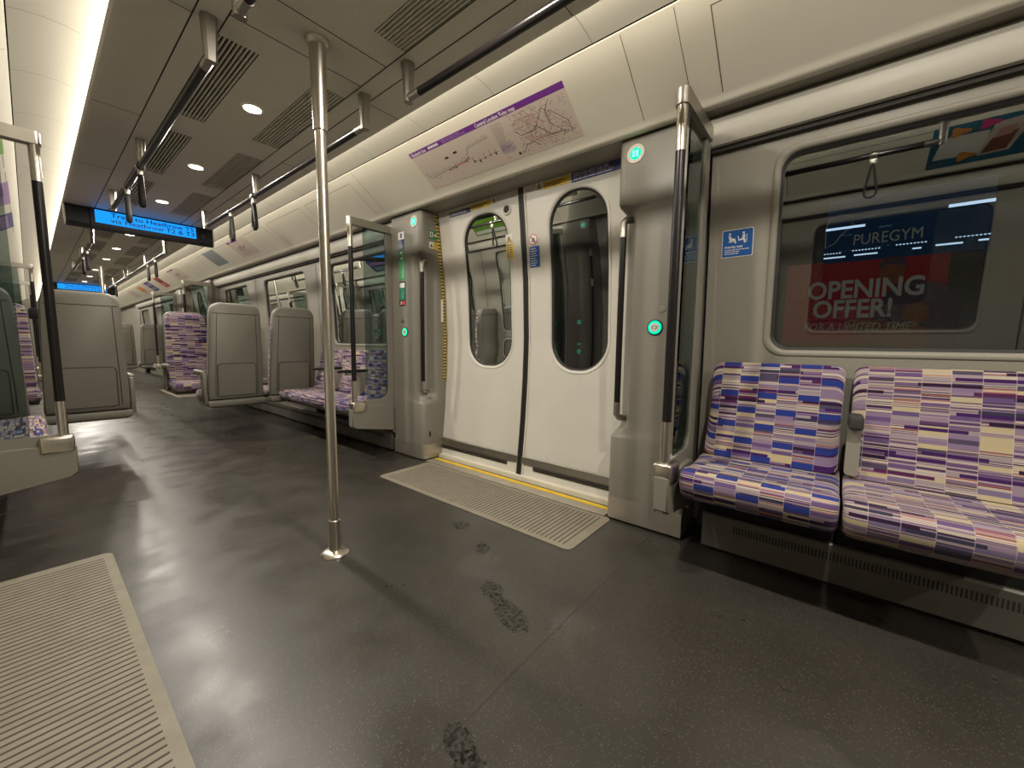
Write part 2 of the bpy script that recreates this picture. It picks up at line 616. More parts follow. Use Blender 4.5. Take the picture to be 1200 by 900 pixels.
def hole_ring(x0, x1, y0, y1, hx0, hx1, hy0, hy1, r, n=6, straight=8):
    """matching loops: an outer rectangle and an inner rounded rectangle, same vertex count"""
    inner = rrect(hx0, hx1, hy0, hy1, r, n, straight)
    outer = []
    for (x, y) in inner:
        inx, iny = hx0 + r <= x <= hx1 - r, hy0 + r <= y <= hy1 - r
        if inx and not iny:
            outer.append((x, y0 if y < (hy0 + hy1) / 2 else y1))
        elif iny and not inx:
            outer.append((x0 if x < (hx0 + hx1) / 2 else x1, y))
        else:
            cx = hx1 - r if x > (hx0 + hx1) / 2 else hx0 + r
            cy = hy1 - r if y > (hy0 + hy1) / 2 else hy0 + r
            ox = x1 if x > (hx0 + hx1) / 2 else x0
            oy = y1 if y > (hy0 + hy1) / 2 else y0
            a = math.atan2(abs(y - cy), abs(x - cx))
            if a <= PI / 4:
                outer.append((ox, cy + (oy - cy) * (a / (PI / 4))))
            else:
                outer.append((cx + (ox - cx) * ((PI / 2 - a) / (PI / 4)), oy))
    return outer, inner

def wall_s(z):
    return 1.345 - 0.028 * (z - 0.47) ** 2

# door profile, s against height
DP = [(0.0, 1.354), (0.376, 1.396), (0.685, 1.419), (0.99, 1.430), (1.41, 1.412), (1.8, 1.366), (2.07, 1.330)]
def door_s(z):
    if z <= DP[0][0]: return DP[0][1]
    for (a, sa), (b, sb) in zip(DP, DP[1:]):
        if z <= b:
            t = (z - a) / (b - a)
            return sa + (sb - sa) * t
    return DP[-1][1]

# slanted advert panel between cove and windows, t from 0 (top) to 1
def cove(side, y, t, off=0.0):
    return Vector((SX(side, 0.80 + 0.32 * t - 0.584 * off), y, 2.25 - 0.23 * t - 0.812 * off))
def cove_axes(side):
    """reading direction and up direction on the slanted panel"""
    return (0, -1, 0) if side > 0 else (0, 1, 0), Vector((-side * 0.812, 0, 0.584))

Y0, Y1 = -3.4, 20.4
VESTS = (1.755, 9.455, 17.155)       # doorway centres along the train
BAYS = ((-2.9, 0.52), (2.975, 8.225), (10.675, 15.925))

# ------------------------------------------------------------------ the setting: floor, ceiling, walls
fl = struct(MB().box(SX(-1, 1.5), SX(1, 1.5), Y0, Y1, -0.06, 0.0).build('floor', M['floor'], smooth=False))
mb = MB()
for yy in (0.67,):
    mb.box(SX(-1, 0.6), SX(1, 1.16), yy, yy + 0.004, 0.0, 0.0006)
mb.build('floor_joint', M['seam'], fl, smooth=False)

cz = 2.19
ce = MB()
VY = []
for base in (0.0, 7.7, 15.4):
    for a, b in ((2.0, 2.85), (3.1, 3.96), (4.2, 5.06), (6.11, 6.96), (7.2, 8.06), (8.31, 9.16)):
        VY.append((a + base, b + base))
for a, b in ((0.64, 1.50), (-0.5, 0.36), (-1.6, -0.74)):
    VY.append((a, b))
VY = sorted(v for v in VY if v[1] < Y1 - 0.5)
ce.box(SX(1, -0.118), SX(1, 0.118), Y0, Y1, cz, cz + 0.03)
for sd in (-1, 1):
    ce.box(SX(sd, 0.262), SX(sd, 0.535), Y0, Y1, cz, cz + 0.03)
    prof = [(0.535, cz), (0.548, cz + 0.002), (0.556, cz + 0.008), (0.557, cz + 0.014), (0.535, cz + 0.03)]
    ce.prism(prof, lambda p: (SX(sd, p[0]), Y0, p[1]), lambda p: (SX(sd, p[0]), Y1, p[1]))
    cur = Y0
    for a, b in VY:
        ce.box(SX(sd, 0.118), SX(sd, 0.262), cur, a, cz, cz + 0.03)
        cur = b
    ce.box(SX(sd, 0.118), SX(sd, 0.262), cur, Y1, cz, cz + 0.03)
ceil = struct(ce.build('ceiling', M['ceil'], smooth=False))
mb = MB()
for sd in (-1, 1):
    for s in (0.356, 0.266):
        mb.box(SX(sd, s - 0.0025), SX(sd, s + 0.0025), Y0, Y1, cz - 0.0008, cz + 0.002)
for base in (-7.7, 0.0, 7.7, 15.4):
    for y in (1.64, 1.853, 5.36, 5.8):
        if Y0 < y + base < Y1:
            mb.box(SX(1, -0.266), SX(1, 0.266), base + y - 0.002, base + y + 0.002, cz - 0.0008, cz + 0.002)
    for y in (0.85, 1.95, 3.03, 4.14, 6.2, 7.3, 8.4):
        if Y0 < y + base < Y1:
            for sd in (-1, 1):
                mb.box(SX(sd, 0.356), SX(sd, 0.54), base + y - 0.0015, base + y + 0.0015, cz - 0.0008, cz + 0.002)
mb.build('ceiling_joints', M['seam'], ceil, smooth=False)

WALLS = {}
for sd, nm in ((1, 'right'), (-1, 'left')):
    w = struct_root('wall_' + nm)
    WALLS[sd] = w
    # cove trough above the ceiling edge, then ledge, slanted panel, rounded bottom edge and soffit
    cv = MB()
    up = [(0.556, 2.252), (0.585, 2.270), (0.64, 2.280), (0.70, 2.279), (0.76, 2.270), (0.795, 2.259)]
    th = [(s, z + 0.02) for s, z in reversed(up)]
    cv.prism(up + th, lambda p: (SX(sd, p[0]), Y0, p[1]), lambda p: (SX(sd, p[0]), Y1, p[1]))
    cv.build('cove_trough', M['trough'], w)
    pn = MB()
    pr = [(0.803, 2.2535), (0.80, 2.250), (1.10, 2.0345), (1.112, 2.024), (1.116, 2.014), (1.114, 2.006), (1.106, 2.002), (1.10, 2.004)]
    pr = [(0.812, 2.262), (0.800, 2.256), (0.800, 2.2500), (1.096, 2.0372), (1.108, 2.027), (1.116, 2.017), (1.122, 2.010), (1.134, 2.006), (1.15, 2.006), (1.16, 2.03), (0.84, 2.262)]
    pn.prism(pr, lambda p: (SX(sd, p[0]), Y0, p[1]), lambda p: (SX(sd, p[0]), Y1, p[1]))
    pn.build('advert_panel', M['cream'], w, angle=40)
    so = MB()
    so.box(SX(sd, 1.13), SX(sd, 1.29), Y0, Y1, 2.010, 2.04)
    so.build('soffit', M['wall'], w, smooth=False)
    # joints in the slanted panel
    jm = MB()
    ylist = []
    for c in VESTS:
        ylist += [c - 1.185, c - 0.97, c + 1.185]
    for y in ylist:
        if Y0 < y < Y1:
            a, b = cove(sd, y - 0.0015, 0.02, 0.0006), cove(sd, y - 0.0015, 0.97, 0.0006)
            jm.quad(a, b, b + Vector((0, 0.003, 0)), a + Vector((0, 0.003, 0)))
    def outline(ya, yb, t0, t1, wdt=0.003, off=0.0007):
        tt = wdt / 0.394
        for (p, q, r, s_) in (((ya, t0), (yb, t0), (yb, t0 + tt), (ya, t0 + tt)), ((ya, t0), (ya + wdt, t0), (ya + wdt, t1), (ya, t1)), ((yb - wdt, t0), (yb, t0), (yb, t1), (yb - wdt, t1))):
            jm.quad(*[cove(sd, yy, t, off) for yy, t in (p, q, r, s_)])
    for c in VESTS[:2]:
        for k in range(5):
            ya = c + 1.30 + k * 0.93
            outline(ya, ya + 0.80, 0.17, 0.92)
    outline(-0.75, 0.45, 0.14, 0.93, 0.004)
    jm.build('panel_joints', M['seamlight'], w, smooth=False)
    jc = MB()
    y = Y0 + 0.35
    while y < Y1:
        for (a, b) in zip(up, up[1:]):
            jc.quad((SX(sd, a[0]), y, a[1] - 0.0008), (SX(sd, b[0]), y, b[1] - 0.0008), (SX(sd, b[0]), y + 0.0025, b[1] - 0.0008), (SX(sd, a[0]), y + 0.0025, a[1] - 0.0008))
        y += 0.565
    jc.build('cove_joints', M['seamlight'], w, smooth=False)
    # bays: white rail above the windows, dark gap, wall lining with window openings
    for bi, (b0, b1) in enumerate(BAYS):
        ra = MB()
        rp = [(1.26, 2.012), (1.222, 2.004), (1.213, 1.99), (1.213, 1.945), (1.222, 1.905), (1.236, 1.888), (1.252, 1.884), (1.262, 1.888), (1.30, 1.93), (1.30, 2.012)]
        ra.prism(rp, lambda p: (SX(sd, p[0]), b0, p[1]), lambda p: (SX(sd, p[0]), b1, p[1]))
        ra.build('cant_rail', M['rail'], w)
        MB().box(SX(sd, 1.262), SX(sd, 1.36), b0, b1, 1.868, 1.893).build('dark_gap', M['seam'], w, smooth=False)
        # openings
        if bi == 0:
            wins = [(-0.87, 0.255)]
            wins_ext = [(-2.6, -1.3)]
        else:
            o = b0 - 2.975
            wins = [(3.22 + o, 4.35 + o), (4.93 + o, 6.23 + o), (6.85 + o, 7.98 + o)]
            wins_ext = []
        cuts = []
        allw = sorted(wins + wins_ext)
        cuts = [b0] + [(allw[i][1] + allw[i + 1][0]) / 2 for i in range(len(allw) - 1)] + [b1]
        lin_m = MB()
        frm = []
        for i, (h0, h1) in enumerate(allw):
            c0, c1 = cuts[i], cuts[i + 1]
            outer, inner = hole_ring(c0, c1, 0.70, 1.872, h0, h1, 0.945, 1.815, 0.075)
            n = len(inner)
            lin_m.loft([[(SX(sd, wall_s(z)), y, z) for y, z in outer], [(SX(sd, wall_s(z)), y, z) for y, z in inner]], caps=False)
            frm.append((h0, h1, inner))
        lin_m.box(SX(sd, 1.338), SX(sd, 1.36), b0, b1, 0.19, 0.71)
        lin_m.box(SX(sd, 1.42), SX(sd, 1.45), b0, b1, 0.0, 0.19)
        for cpos in cuts[1:-1]:
            pass
        lin_m.build('lining', M['wall'], w)
        jj = MB()
        for cpos in cuts[1:-1]:
            jj.quad(*[(SX(sd, wall_s(z) - 0.001), cpos + d, z) for d, z in ((-0.004, 0.7), (0.004, 0.7), (0.004, 1.87), (-0.004, 1.87))])
        if len(cuts) > 2:
            jj.build('lining_joint', M['seam'], w, smooth=False)
        for i, (h0, h1, inner) in enumerate(frm):
            wn = struct_root('window_%d' % (1 + len([o for o in bpy.data.objects if o.name.startswith('window_') and o.parent is None])))
            cyy = (h0 + h1) / 2
            def shrink(d, off):
                x0, x1, y0, y1 = h0 + d, h1 - d, 0.945 + d, 1.815 - d
                return [(SX(sd, wall_s(z) + off), y, z) for y, z in rrect(x0, x1, y0, y1, 0.075 - d * 0.5, 6, 8)]
            fr = MB()
            fr.loft([shrink(-0.016, 0.0005), shrink(-0.014, -0.003), shrink(-0.010, -0.005), shrink(0.004, -0.005), shrink(0.012, 0.004), shrink(0.014, 0.03)], caps=False)
            fr.build('window_frame', M['wall'], wn, angle=50)
            gk = MB()
            gk.loft([shrink(0.012, 0.010), shrink(0.024, 0.018), shrink(0.026, 0.040)], caps=False)
            gk.build('window_seal', M['rubber'], wn)
            pane = MB()
            rows = [0.955 + 0.85 * k / 20 for k in range(21)]
            pane.loft([[(SX(sd, wall_s(z) + 0.024), h0 + 0.01, z), (SX(sd, wall_s(z) + 0.024), h1 - 0.01, z)] for z in rows], close=False, caps=False)
            pane.build('window_pane', M['winglass'], wn, angle=60)
for sd in (1, -1):
    lm = MB()
    lm.box(SX(sd, 1.29), SX(sd, 1.33), 15.93, Y1, 0.0, 2.02)
    lm.build('end_lining', M['wall'], WALLS[sd], smooth=False)
# train ends
end = struct(MB().box(SX(-1, 1.5), SX(1, 1.5), Y1, Y1 + 0.05, 0, 2.4).build('wall_far', M['wall'], smooth=False))
MB().box(SX(1, -0.45), SX(1, 0.45), Y1 - 0.02, Y1, 0.02, 2.0, 0.008).build('gangway_door', M['taupe'], end)
struct(MB().box(SX(-1, 1.5), SX(1, 1.5), Y0 - 0.05, Y0, 0, 2.4).build('wall_near', M['wall'], smooth=False))

# glowing strips hidden behind the ceiling edges
for sd, nm in ((1, 'right'), (-1, 'left')):
    m_ = MB()
    m_.prism([(0.548, 2.204), (0.5562, 2.204), (0.5562, 2.249), (0.548, 2.249)], lambda p: (SX(sd, p[0]), Y0, p[1]), lambda p: (SX(sd, p[0]), Y1, p[1]))
    o = m_.build('light_strip', M['led'], smooth=False)
    nseg = 12
    for k in range(nseg):
        ld = bpy.data.lights.new('cove_led', 'AREA')
        ld.shape = 'RECTANGLE'
        L_ = (Y1 - Y0) / nseg
        ld.size, ld.size_y = L_, 0.044
        ld.energy = LED_WATTS_PER_METRE * L_
        ld.color = LED_COLOR
        lo = bpy.data.objects.new('cove_led', ld)
        COL.objects.link(lo)
        lo.location = (SX(sd, 0.5575), Y0 + (k + 0.5) * L_, 2.2265)
        # local x along the train, local -z pointing outward into the cove
        zax = Vector((-sd * 0.80, 0, -0.60)); xax = Vector((0, 1, 0)); yax = zax.cross(xax)
        lo.rotation_euler = Matrix((xax, yax, zax)).transposed().to_euler()
        lo.parent = o
    tag(o, 'warm glowing light strip along the %s edge of the ceiling' % nm, 'light')

# ------------------------------------------------------------------ doors
def door_leaf(name, sd, y_a, y_b, w0, w1, stick):
    """one leaf between y_a (meeting edge) and y_b; its window spans w0..w1"""
    root = struct_root(name)
    lo, hi = min(y_a, y_b), max(y_a, y_b)
    m_ = MB()
    outer, inner = hole_ring(lo, hi, 0.62, 2.062, w0 - 0.012, w1 + 0.012, 0.785, 1.935, 0.20, 10, 14)
    m_.loft([[(SX(sd, door_s(z)), y, z) for y, z in outer], [(SX(sd, door_s(z)), y, z) for y, z in inner]], caps=False)
    zs = [0.03, 0.1, 0.2, 0.3, 0.4, 0.5, 0.62]
    g = [(SX(sd, door_s(z)), y, z) for z in zs for y in (lo, hi)]
    m_.add(g, [(2 * i, 2 * i + 1, 2 * i + 3, 2 * i + 2) for i in range(len(zs) - 1)])
    body = m_.build('door_skin', M['door'], root, angle=20)
    def ring(d, off):
        return [(SX(sd, door_s(z) + off), y, z) for y, z in rrect(w0 - 0.012 + d, w1 + 0.012 - d, 0.785 + d, 1.935 - d, 0.20 - d * 0.6, 10, 14)]
    MB().loft([ring(-0.004, 0.0), ring(-0.002, -0.004), ring(0.008, -0.004), ring(0.016, 0.004), ring(0.018, 0.03)], caps=False).build('window_surround', M['door'], root, angle=50)
    MB().loft([ring(0.014, 0.004), ring(0.026, 0.010), ring(0.028, 0.035)], caps=False).build('window_seal', M['rubber'], root)
    p = ring(0.02, 0.018)
    nn = len(p)
    cen = [(SX(sd, door_s(z) + 0.018), (w0 + w1) / 2, z) for _, _, z in p]
    pane = MB()
    pane.loft([p, cen], caps=False)
    pane.build('window_pane', M['doorglass'], root, angle=60)
    # kick strip and guide rail
    k = MB()
    prof = [(door_s(0.17) - 0.002, 0.17), (door_s(0.165) - 0.010, 0.163), (door_s(0.12) - 0.011, 0.118), (door_s(0.115) - 0.001, 0.112)]
    k.prism(prof + [(door_s(0.14) + 0.01, 0.14)], lambda q: (SX(sd, q[0]), lo + 0.015, q[1]), lambda q: (SX(sd, q[0]), hi, q[1]))
    k.build('kick_strip', M['steelbar'], root)
    g0, g1 = (lo + 0.12, hi) if y_b > y_a else (lo, hi - 0.12)
    k = MB()
    for zz in (0.082, 0.096):
        k.box(SX(sd, door_s(0.09) - 0.006), SX(sd, door_s(0.09) + 0.01), g0, g1, zz, zz + 0.008)
    k.build('guide_slot', M['rubber'], root, smooth=False)
    # rubber edges
    e = MB()
    sgn = 1 if y_b > y_a else -1
    zz = [0.02 + i * 0.1 for i in range(21)]
    rings = []
    for z in zz:
        s = door_s(z)
        rings.append([(SX(sd, s - 0.006), y_a + sgn * 0.022, z), (SX(sd, s - 0.012), y_a + sgn * 0.014, z), (SX(sd, s - 0.012), y_a + sgn * 0.001, z), (SX(sd, s + 0.02), y_a + sgn * 0.001, z), (SX(sd, s + 0.02), y_a + sgn * 0.022, z)])
    e.loft(rings)
    e.build('edge_seal', M['rubber'], root)
    e = MB()
    rings = []
    for z in zz:
        s = door_s(z)
        rings.append([(SX(sd, s - 0.002), y_a + sgn * 0.034, z), (SX(sd, s - 0.009), y_a + sgn * 0.031, z), (SX(sd, s - 0.009), y_a + sgn * 0.023, z), (SX(sd, s + 0.02), y_a + sgn * 0.022, z), (SX(sd, s + 0.02), y_a + sgn * 0.034, z)])
    e.loft(rings)
    e.build('edge_trim', M['door'], root)
    return root

def on_door(sd, y, z, off=0.003):
    return Vector((SX(sd, door_s(z) - off), y, z))

def door_plate(root, sd, y0, y1, z0, z1, material, name, off=0.003, r=0.0):
    m_ = MB()
    poly = rrect(min(y0, y1), max(y0, y1), z0, z1, r, 4) if r else [(y0, z0), (y1, z0), (y1, z1), (y0, z1)]
    m_.prism(poly, lambda p: on_door(sd, p[0], p[1], off), lambda p: on_door(sd, p[0], p[1], off - 0.0015))
    return m_.build(name, material, root, smooth=False)

def lines_on(root, f, u0, u1, v0, v1, n, material, name='print_lines', ragged=0.35, thick=0.45, seed=1):
    """small illegible print: thin bars; f maps (u, v) to 3D"""
    rr = random.Random(seed)
    m_ = MB()
    h = (v1 - v0) / n
    for i in range(n):
        vb = v1 - (i + 0.5) * h - h * thick / 2
        e = u1 - (u1 - u0) * rr.random() * ragged
        u = u0
        while True:
            wdt = (0.08 + 0.12 * rr.random()) * (u1 - u0)
            ue = u + math.copysign(abs(wdt), u1 - u0)
            if (ue - e) * (1 if u1 > u0 else -1) > 0:
                break
            m_.quad(f(u, vb), f(ue, vb), f(ue, vb + h * thick), f(u, vb + h * thick))
            u = ue + 0.022 * (u1 - u0)
    if m_.v:
        m_.build(name, material, root, smooth=False)

def triangle_sign(root, f, u, v, w, h, name='warning_sign'):
    """f(u, v, off); yellow triangle with dark edge and a bolt-like mark on a white square"""
    q = lambda pts, off: [f(a, b, off) for a, b in pts]
    m_ = MB(); p = q([(u - w / 2, v), (u + w / 2, v), (u + w / 2, v + h), (u - w / 2, v + h)], 0.0)
    m_.add(p, [(0, 1, 2, 3)]); base = m_.build(name, M['white'], root, smooth=False)
    m_ = MB(); m_.add(q([(u - w * .45, v + h * .06), (u + w * .45, v + h * .06), (u, v + h * .95)], 0.0008), [(0, 1, 2)]); m_.build('triangle_border', M['ink'], base, smooth=False)
    m_ = MB(); m_.add(q([(u - w * .31, v + h * .14), (u + w * .31, v + h * .14), (u, v + h * .78)], 0.0014), [(0, 1, 2)]); m_.build('triangle', M['signyellow'], base, smooth=False)
    m_ = MB(); m_.add(q([(u - w * .06, v + h * .2), (u + w * .1, v + h * .2), (u + w * .06, v + h * .55), (u - w * .08, v + h * .55)], 0.002), [(0, 1, 2, 3)]); m_.build('triangle_mark', M['ink'], base, smooth=False)
    return base

def dress_doors(left, right, sd, dy):
    """stickers of the two leaves; left is the one farther along the train"""
    RD = (0, -1, 0)
    up = Vector((0, 0, 1))
    # far leaf
    door_plate(left, sd, 2.434 + dy, 2.20 + dy, 1.955, 1.990, M['navy'], 'blue_notice')
    lines_on(left, lambda u, v: on_door(sd, u, v, 0.004), 2.425 + dy, 2.22 + dy, 1.96, 1.985, 3, M['white'], thick=0.35, seed=3)
    door_plate(left, sd, 2.196 + dy, 2.00 + dy, 1.960, 2.000, M['signyellow'], 'yellow_notice')
    text('Obstructing the doors\ncan be dangerous', 0.0175, on_door(sd, 2.188 + dy, 1.984, 0.0042), RD, up, M['ink'], left, bold=0.0004)
    triangle_sign(left, lambda a, b, o: on_door(sd, a, b, 0.003 + o), 1.962 + dy, 1.963, 0.05, 0.045)
    m_ = MB()
    c = on_door(sd, 1.848 + dy, 1.905, 0.0)
    m_.cyl(c + Vector((sd * 0.01, 0, 0)), c - Vector((sd * 0.008, 0, 0)), 0.041, 0.036, 28)
    sp = m_.build('speaker_ring', M['buttonring'], left)
    MB().cyl(c - Vector((sd * 0.004, 0, 0)), c - Vector((sd * 0.0095, 0, 0)), 0.025, 0.025, 24).build('speaker_grille', M['seam'], sp)
    triangle_sign(left, lambda a, b, o: on_door(sd, a, b, 0.003 + o), 1.847 + dy, 1.682, 0.055, 0.06)
    door_plate(left, sd, 1.877 + dy, 1.817 + dy, 1.575, 1.678, M['signyellow'], 'yellow_notice')
    lines_on(left, lambda u, v: on_door(sd, u, v, 0.004), 1.871 + dy, 1.82 + dy, 1.58, 1.675, 6, M['ink'], thick=0.35, seed=5)
    # near leaf
    triangle_sign(right, lambda a, b, o: on_door(sd, a, b, 0.003 + o), 1.566 + dy, 1.965, 0.052, 0.048)
    door_plate(right, sd, 1.535 + dy, 1.335 + dy, 1.962, 2.004, M['signyellow'], 'yellow_notice')
    text('Obstructing the doors\ncan be dangerous', 0.0175, on_door(sd, 1.527 + dy, 1.987, 0.0042), RD, up, M['ink'], right, bold=0.0004)
    door_plate(right, sd, 1.325 + dy, 0.99 + dy, 1.955, 2.010, M['navy'], 'blue_notice')
    lines_on(right, lambda u, v: on_door(sd, u, v, 0.004), 1.315 + dy, 1.0 + dy, 1.96, 2.004, 4, M['white'], thick=0.3, seed=8)
    c = on_door(sd, 1.637 + dy, 1.675, 0.002)
    m_ = MB(); m_.cyl(c, c - Vector((sd * 0.0015, 0, 0)), 0.036, 0.036, 28)
    ns = m_.build('prohibition_sign', M['white'], right)
    m_ = MB()
    for i in range(32):
        a0, a1 = 2 * PI * i / 32, 2 * PI * (i + 1) / 32
        P = lambda r, a: c + Vector((-sd * 0.0022, r * math.cos(a), r * math.sin(a)))
        m_.quad(P(0.030, a0), P(0.035, a0), P(0.035, a1), P(0.030, a1))
    P2 = lambda y, z: c + Vector((-sd * 0.0026, y, z))
    m_.quad(P2(0.024, 0.019), P2(0.019, 0.024), P2(-0.024, -0.019), P2(-0.019, -0.024))
    m_.build('red_ring', M['red'], ns, smooth=False)
    m_ = MB()
    m_.quad(P2(0.012, -0.018), P2(0.004, -0.018), P2(0.0, 0.004), P2(0.006, 0.012))
    m_.quad(P2(-0.004, -0.02), P2(-0.014, -0.02), P2(-0.010, 0.008), P2(-0.004, 0.010))
    m_.build('figure_mark', M['ink'], ns, smooth=False)
    door_plate(right, sd, 1.672 + dy, 1.590 + dy, 1.495, 1.630, M['signblue'], 'blue_notice')
    lines_on(right, lambda u, v: on_door(sd, u, v, 0.004), 1.664 + dy, 1.60 + dy, 1.50, 1.622, 8, M['white'], thick=0.4, seed=11)

dn = 1
for ci, c in enumerate(VESTS[:2]):
    dy = c - VESTS[0]
    for sd in ((1, -1) if ci == 0 else (1, -1)):
        far = door_leaf('door_%d' % dn, sd, 1.716 + dy, 2.62 + dy, 1.855 + dy, 2.305 + dy, True)
        near = door_leaf('door_%d' % (dn + 1), sd, 1.714 + dy, 0.86 + dy, 1.09 + dy, 1.51 + dy, True)
        dn += 2
        if sd > 0 and ci == 0:
            dress_doors(far, near, sd, dy)
        w = WALLS[sd]
        # header over the doors, black gap and sill
        MB().box(SX(sd, 1.135), SX(sd, 1.335), 0.5 + dy, 3.0 + dy, 2.012, 2.05).build('door_header', M['wall'], w, smooth=False)
        MB().box(SX(sd, 1.30), SX(sd, 1.46), 0.55 + dy, 2.97 + dy, 2.04, 2.075).build('header_gap', M['rubber'], w, smooth=False)
        sl = MB()
        sl.box(SX(sd, 1.175), SX(sd, 1.40), 0.955 + dy, 2.555 + dy, 0.0, 0.006)
        sill = sl.build('door_sill', M['alu'], w, smooth=False)
        MB().box(SX(sd, 1.258), SX(sd, 1.297), 0.955 + dy, 2.55 + dy, 0.006, 0.0075).build('yellow_line', M['yellow'], w, smooth=False)
        MB().box(SX(sd, 1.318), SX(sd, 1.37), 0.955 + dy, 2.555 + dy, 0.006, 0.035).build('sill_step', M['cream'], w, smooth=False)
        MB().box(SX(sd, 1.303), SX(sd, 1.309), 0.955 + dy, 2.555 + dy, 0.006, 0.0072).build('sill_slot', M['dark'], w, smooth=False)

# ------------------------------------------------------------------ doorway housings beside the doors
WHERE = {}
def housing(sd, yd, dr, label, stickers=None):
    """yd: edge beside the doors, dr: direction away from the doors (+1 along the train)"""
    root = thing('doorway_housing', label, 'door housing', (SX(sd, 1.17), yd + dr * 0.2, 0))
    Yf = lambda u: yd + dr * u
    Lb = 0.408
    full = [(0.0, 1.40), (0.0, 1.30), (0.004, 1.21), (0.010, 1.185), (0.022, 1.174), (0.05, 1.17), (0.20, 1.17), (Lb - 0.01, 1.17), (Lb, 1.18), (Lb, 1.40)]
    rec = [(0.0, 1.40), (0.0, 1.345), (0.014, 1.325), (0.034, 1.295), (0.056, 1.262), (0.090, 1.205), (0.112, 1.171), (Lb - 0.01, 1.17), (Lb, 1.18), (Lb, 1.40)]
    mix = lambda t: [(a[0] + (b[0] - a[0]) * t, a[1] + (b[1] - a[1]) * t) for a, b in zip(full, rec)]
    layers = [(0.13, 0), (0.47, 0), (0.475, 0.04), (0.50, 0.6), (0.53, 0.92), (0.58, 1.0), (1.62, 1.0), (1.655, 0.9), (1.675, 0.6), (1.69, 0.08), (1.70, 0), (1.97, 0), (2.003, 0)]
    m_ = MB()
    m_.loft([[(SX(sd, s), Yf(u), z) for u, s in mix(t)] for z, t in layers])
    body = m_.build('housing_body', M['taupe'], root, angle=38)
    # kick plate
    kp = [(-0.003, 1.40), (-0.003, 1.30), (0.001, 1.21), (0.008, 1.182), (0.02, 1.171), (0.05, 1.167), (Lb, 1.167), (Lb, 1.40)]
    m_ = MB()
    m_.loft([[(SX(sd, s), Yf(u), z) for u, s in kp] for z in (0.012, 0.132)])
    m_.build('kick_plate', M['kick'], root, angle=38)
    # grab handle standing in the recess
    hu, hs = 0.034, 1.195
    X, Yh = SX(sd, hs), Yf(hu)
    back = (SX(sd, 1.285), Yf(0.075))
    gh = MB().cyl((X, Yh, 0.66), (X, Yh, 1.535), 0.0165, n=18).build('grab_handle', M['grip'], root)
    for z0, z1, z2 in ((1.535, 1.625, 1.64), (0.66, 0.575, 0.56)):
        m_ = MB()
        m_.tube([(X, Yh, z0), (X, Yh, z1 - (z1 - z0) * 0.2), (X + (back[0] - X) * 0.15, Yh + (back[1] - Yh) * 0.15, z1), (back[0], back[1], z2)], 0.018, 16)
        m_.build('handle_end', M['steelbar'], gh)
    # illuminated door indicator and button on the inner face
    fx = SX(sd, 1.17)
    def disc(u, z, r, d0, d1, material, name, parent, n=30):
        return MB().cyl((fx - sd * d0, Yf(u), z), (fx - sd * d1, Yf(u), z), r, r * 0.96, n).build(name, material, parent)
    rg = disc(0.095, 1.928, 0.047, -0.004, 0.004, M['buttonring'], 'indicator_ring', root)
    disc(0.095, 1.928, 0.029, 0.003, 0.0052, M['greenglow'], 'indicator_light', rg)
    m_ = MB()
    for o_ in (-0.016, 0.003):
        m_.box(fx - sd * 0.0055, fx - sd * 0.0062, Yf(0.095 + o_), Yf(0.095 + o_ + 0.013), 1.912, 1.944)
    m_.build('indicator_symbol', M['greendim'], rg, smooth=False)
    bt = disc(0.232, 1.062, 0.040, -0.004, 0.005, M['black'], 'door_button', root)
    disc(0.232, 1.062, 0.034, 0.004, 0.0065, M['greenglow'], 'button_light', bt)
    disc(0.232, 1.062, 0.0235, 0.006, 0.0085, M['buttonring'], 'button_cap', bt)
    m_ = MB()
    for q in (-1, 1):
        for a, b in (((0.004, 0.009), (0.012, 0.0)), ((0.012, 0.0), (0.004, -0.009))):
            m_.tube([(fx - sd * 0.0088, Yf(0.232 + q * a[0]), 1.062 + a[1]), (fx - sd * 0.0088, Yf(0.232 + q * b[0]), 1.062 + b[1])], 0.0016, 6)
    m_.build('button_symbol', M['ink'], bt)
    disc(0.262, 1.152, 0.018, -0.002, 0.0025, M['steelbar'], 'key_lock', root, 24)
    return root, Yf, fx

def face_plate(root, fx, sd, y0, y1, z0, z1, material, name, off=0.0015):
    return MB().box(fx, fx - sd * off, y0, y1, z0, z1).build(name, material, root, smooth=False)

hr, Yf, fx = housing(1, 0.945, -1, 'taupe doorway housing right of the white doors, beside the front purple bench', None)
hl, Yg, fx = housing(1, 2.565, 1, 'taupe doorway housing left of the white doors with green stickers and hazard tape', None)
# stickers on the left housing, inner face
RD, UPZ = (0, -1, 0), (0, 0, 1)
a0, a1 = 2.872, 2.792
st = face_plate(hl, fx, 1, a0, a1, 1.815, 1.875, M['white'], 'white_notice')
MB().box(fx - 0.0015, fx - 0.0022, 2.842, 2.822, 1.828, 1.862).build('notice_symbol', M['navy'], st, smooth=False)
st = face_plate(hl, fx, 1, a0, a1, 1.735, 1.813, M['navy'], 'blue_notice')
lines_on(st, lambda u, v: Vector((fx - 0.0022, u, v)), a0 - 0.004, a1 + 0.004, 1.74, 1.81, 6, M['white'], seed=20, thick=0.35)
st = face_plate(hl, fx, 1, a0, a1, 1.49, 1.728, M['signgreen'], 'green_notice')
MB().box(fx - 0.0015, fx - 0.0022, a0 - 0.024, a1 + 0.02, 1.655, 1.715).build('notice_window', M['white'], st, smooth=False)
MB().box(fx - 0.0015, fx - 0.0022, a0 - 0.006, a1 + 0.006, 1.497, 1.645).build('notice_field', M['palegreen'], st, smooth=False)
lines_on(st, lambda u, v: Vector((fx - 0.0028, u, v)), a0 - 0.010, a1 + 0.010, 1.50, 1.64, 11, M['signgreen'], seed=21, thick=0.4)
m_ = MB()
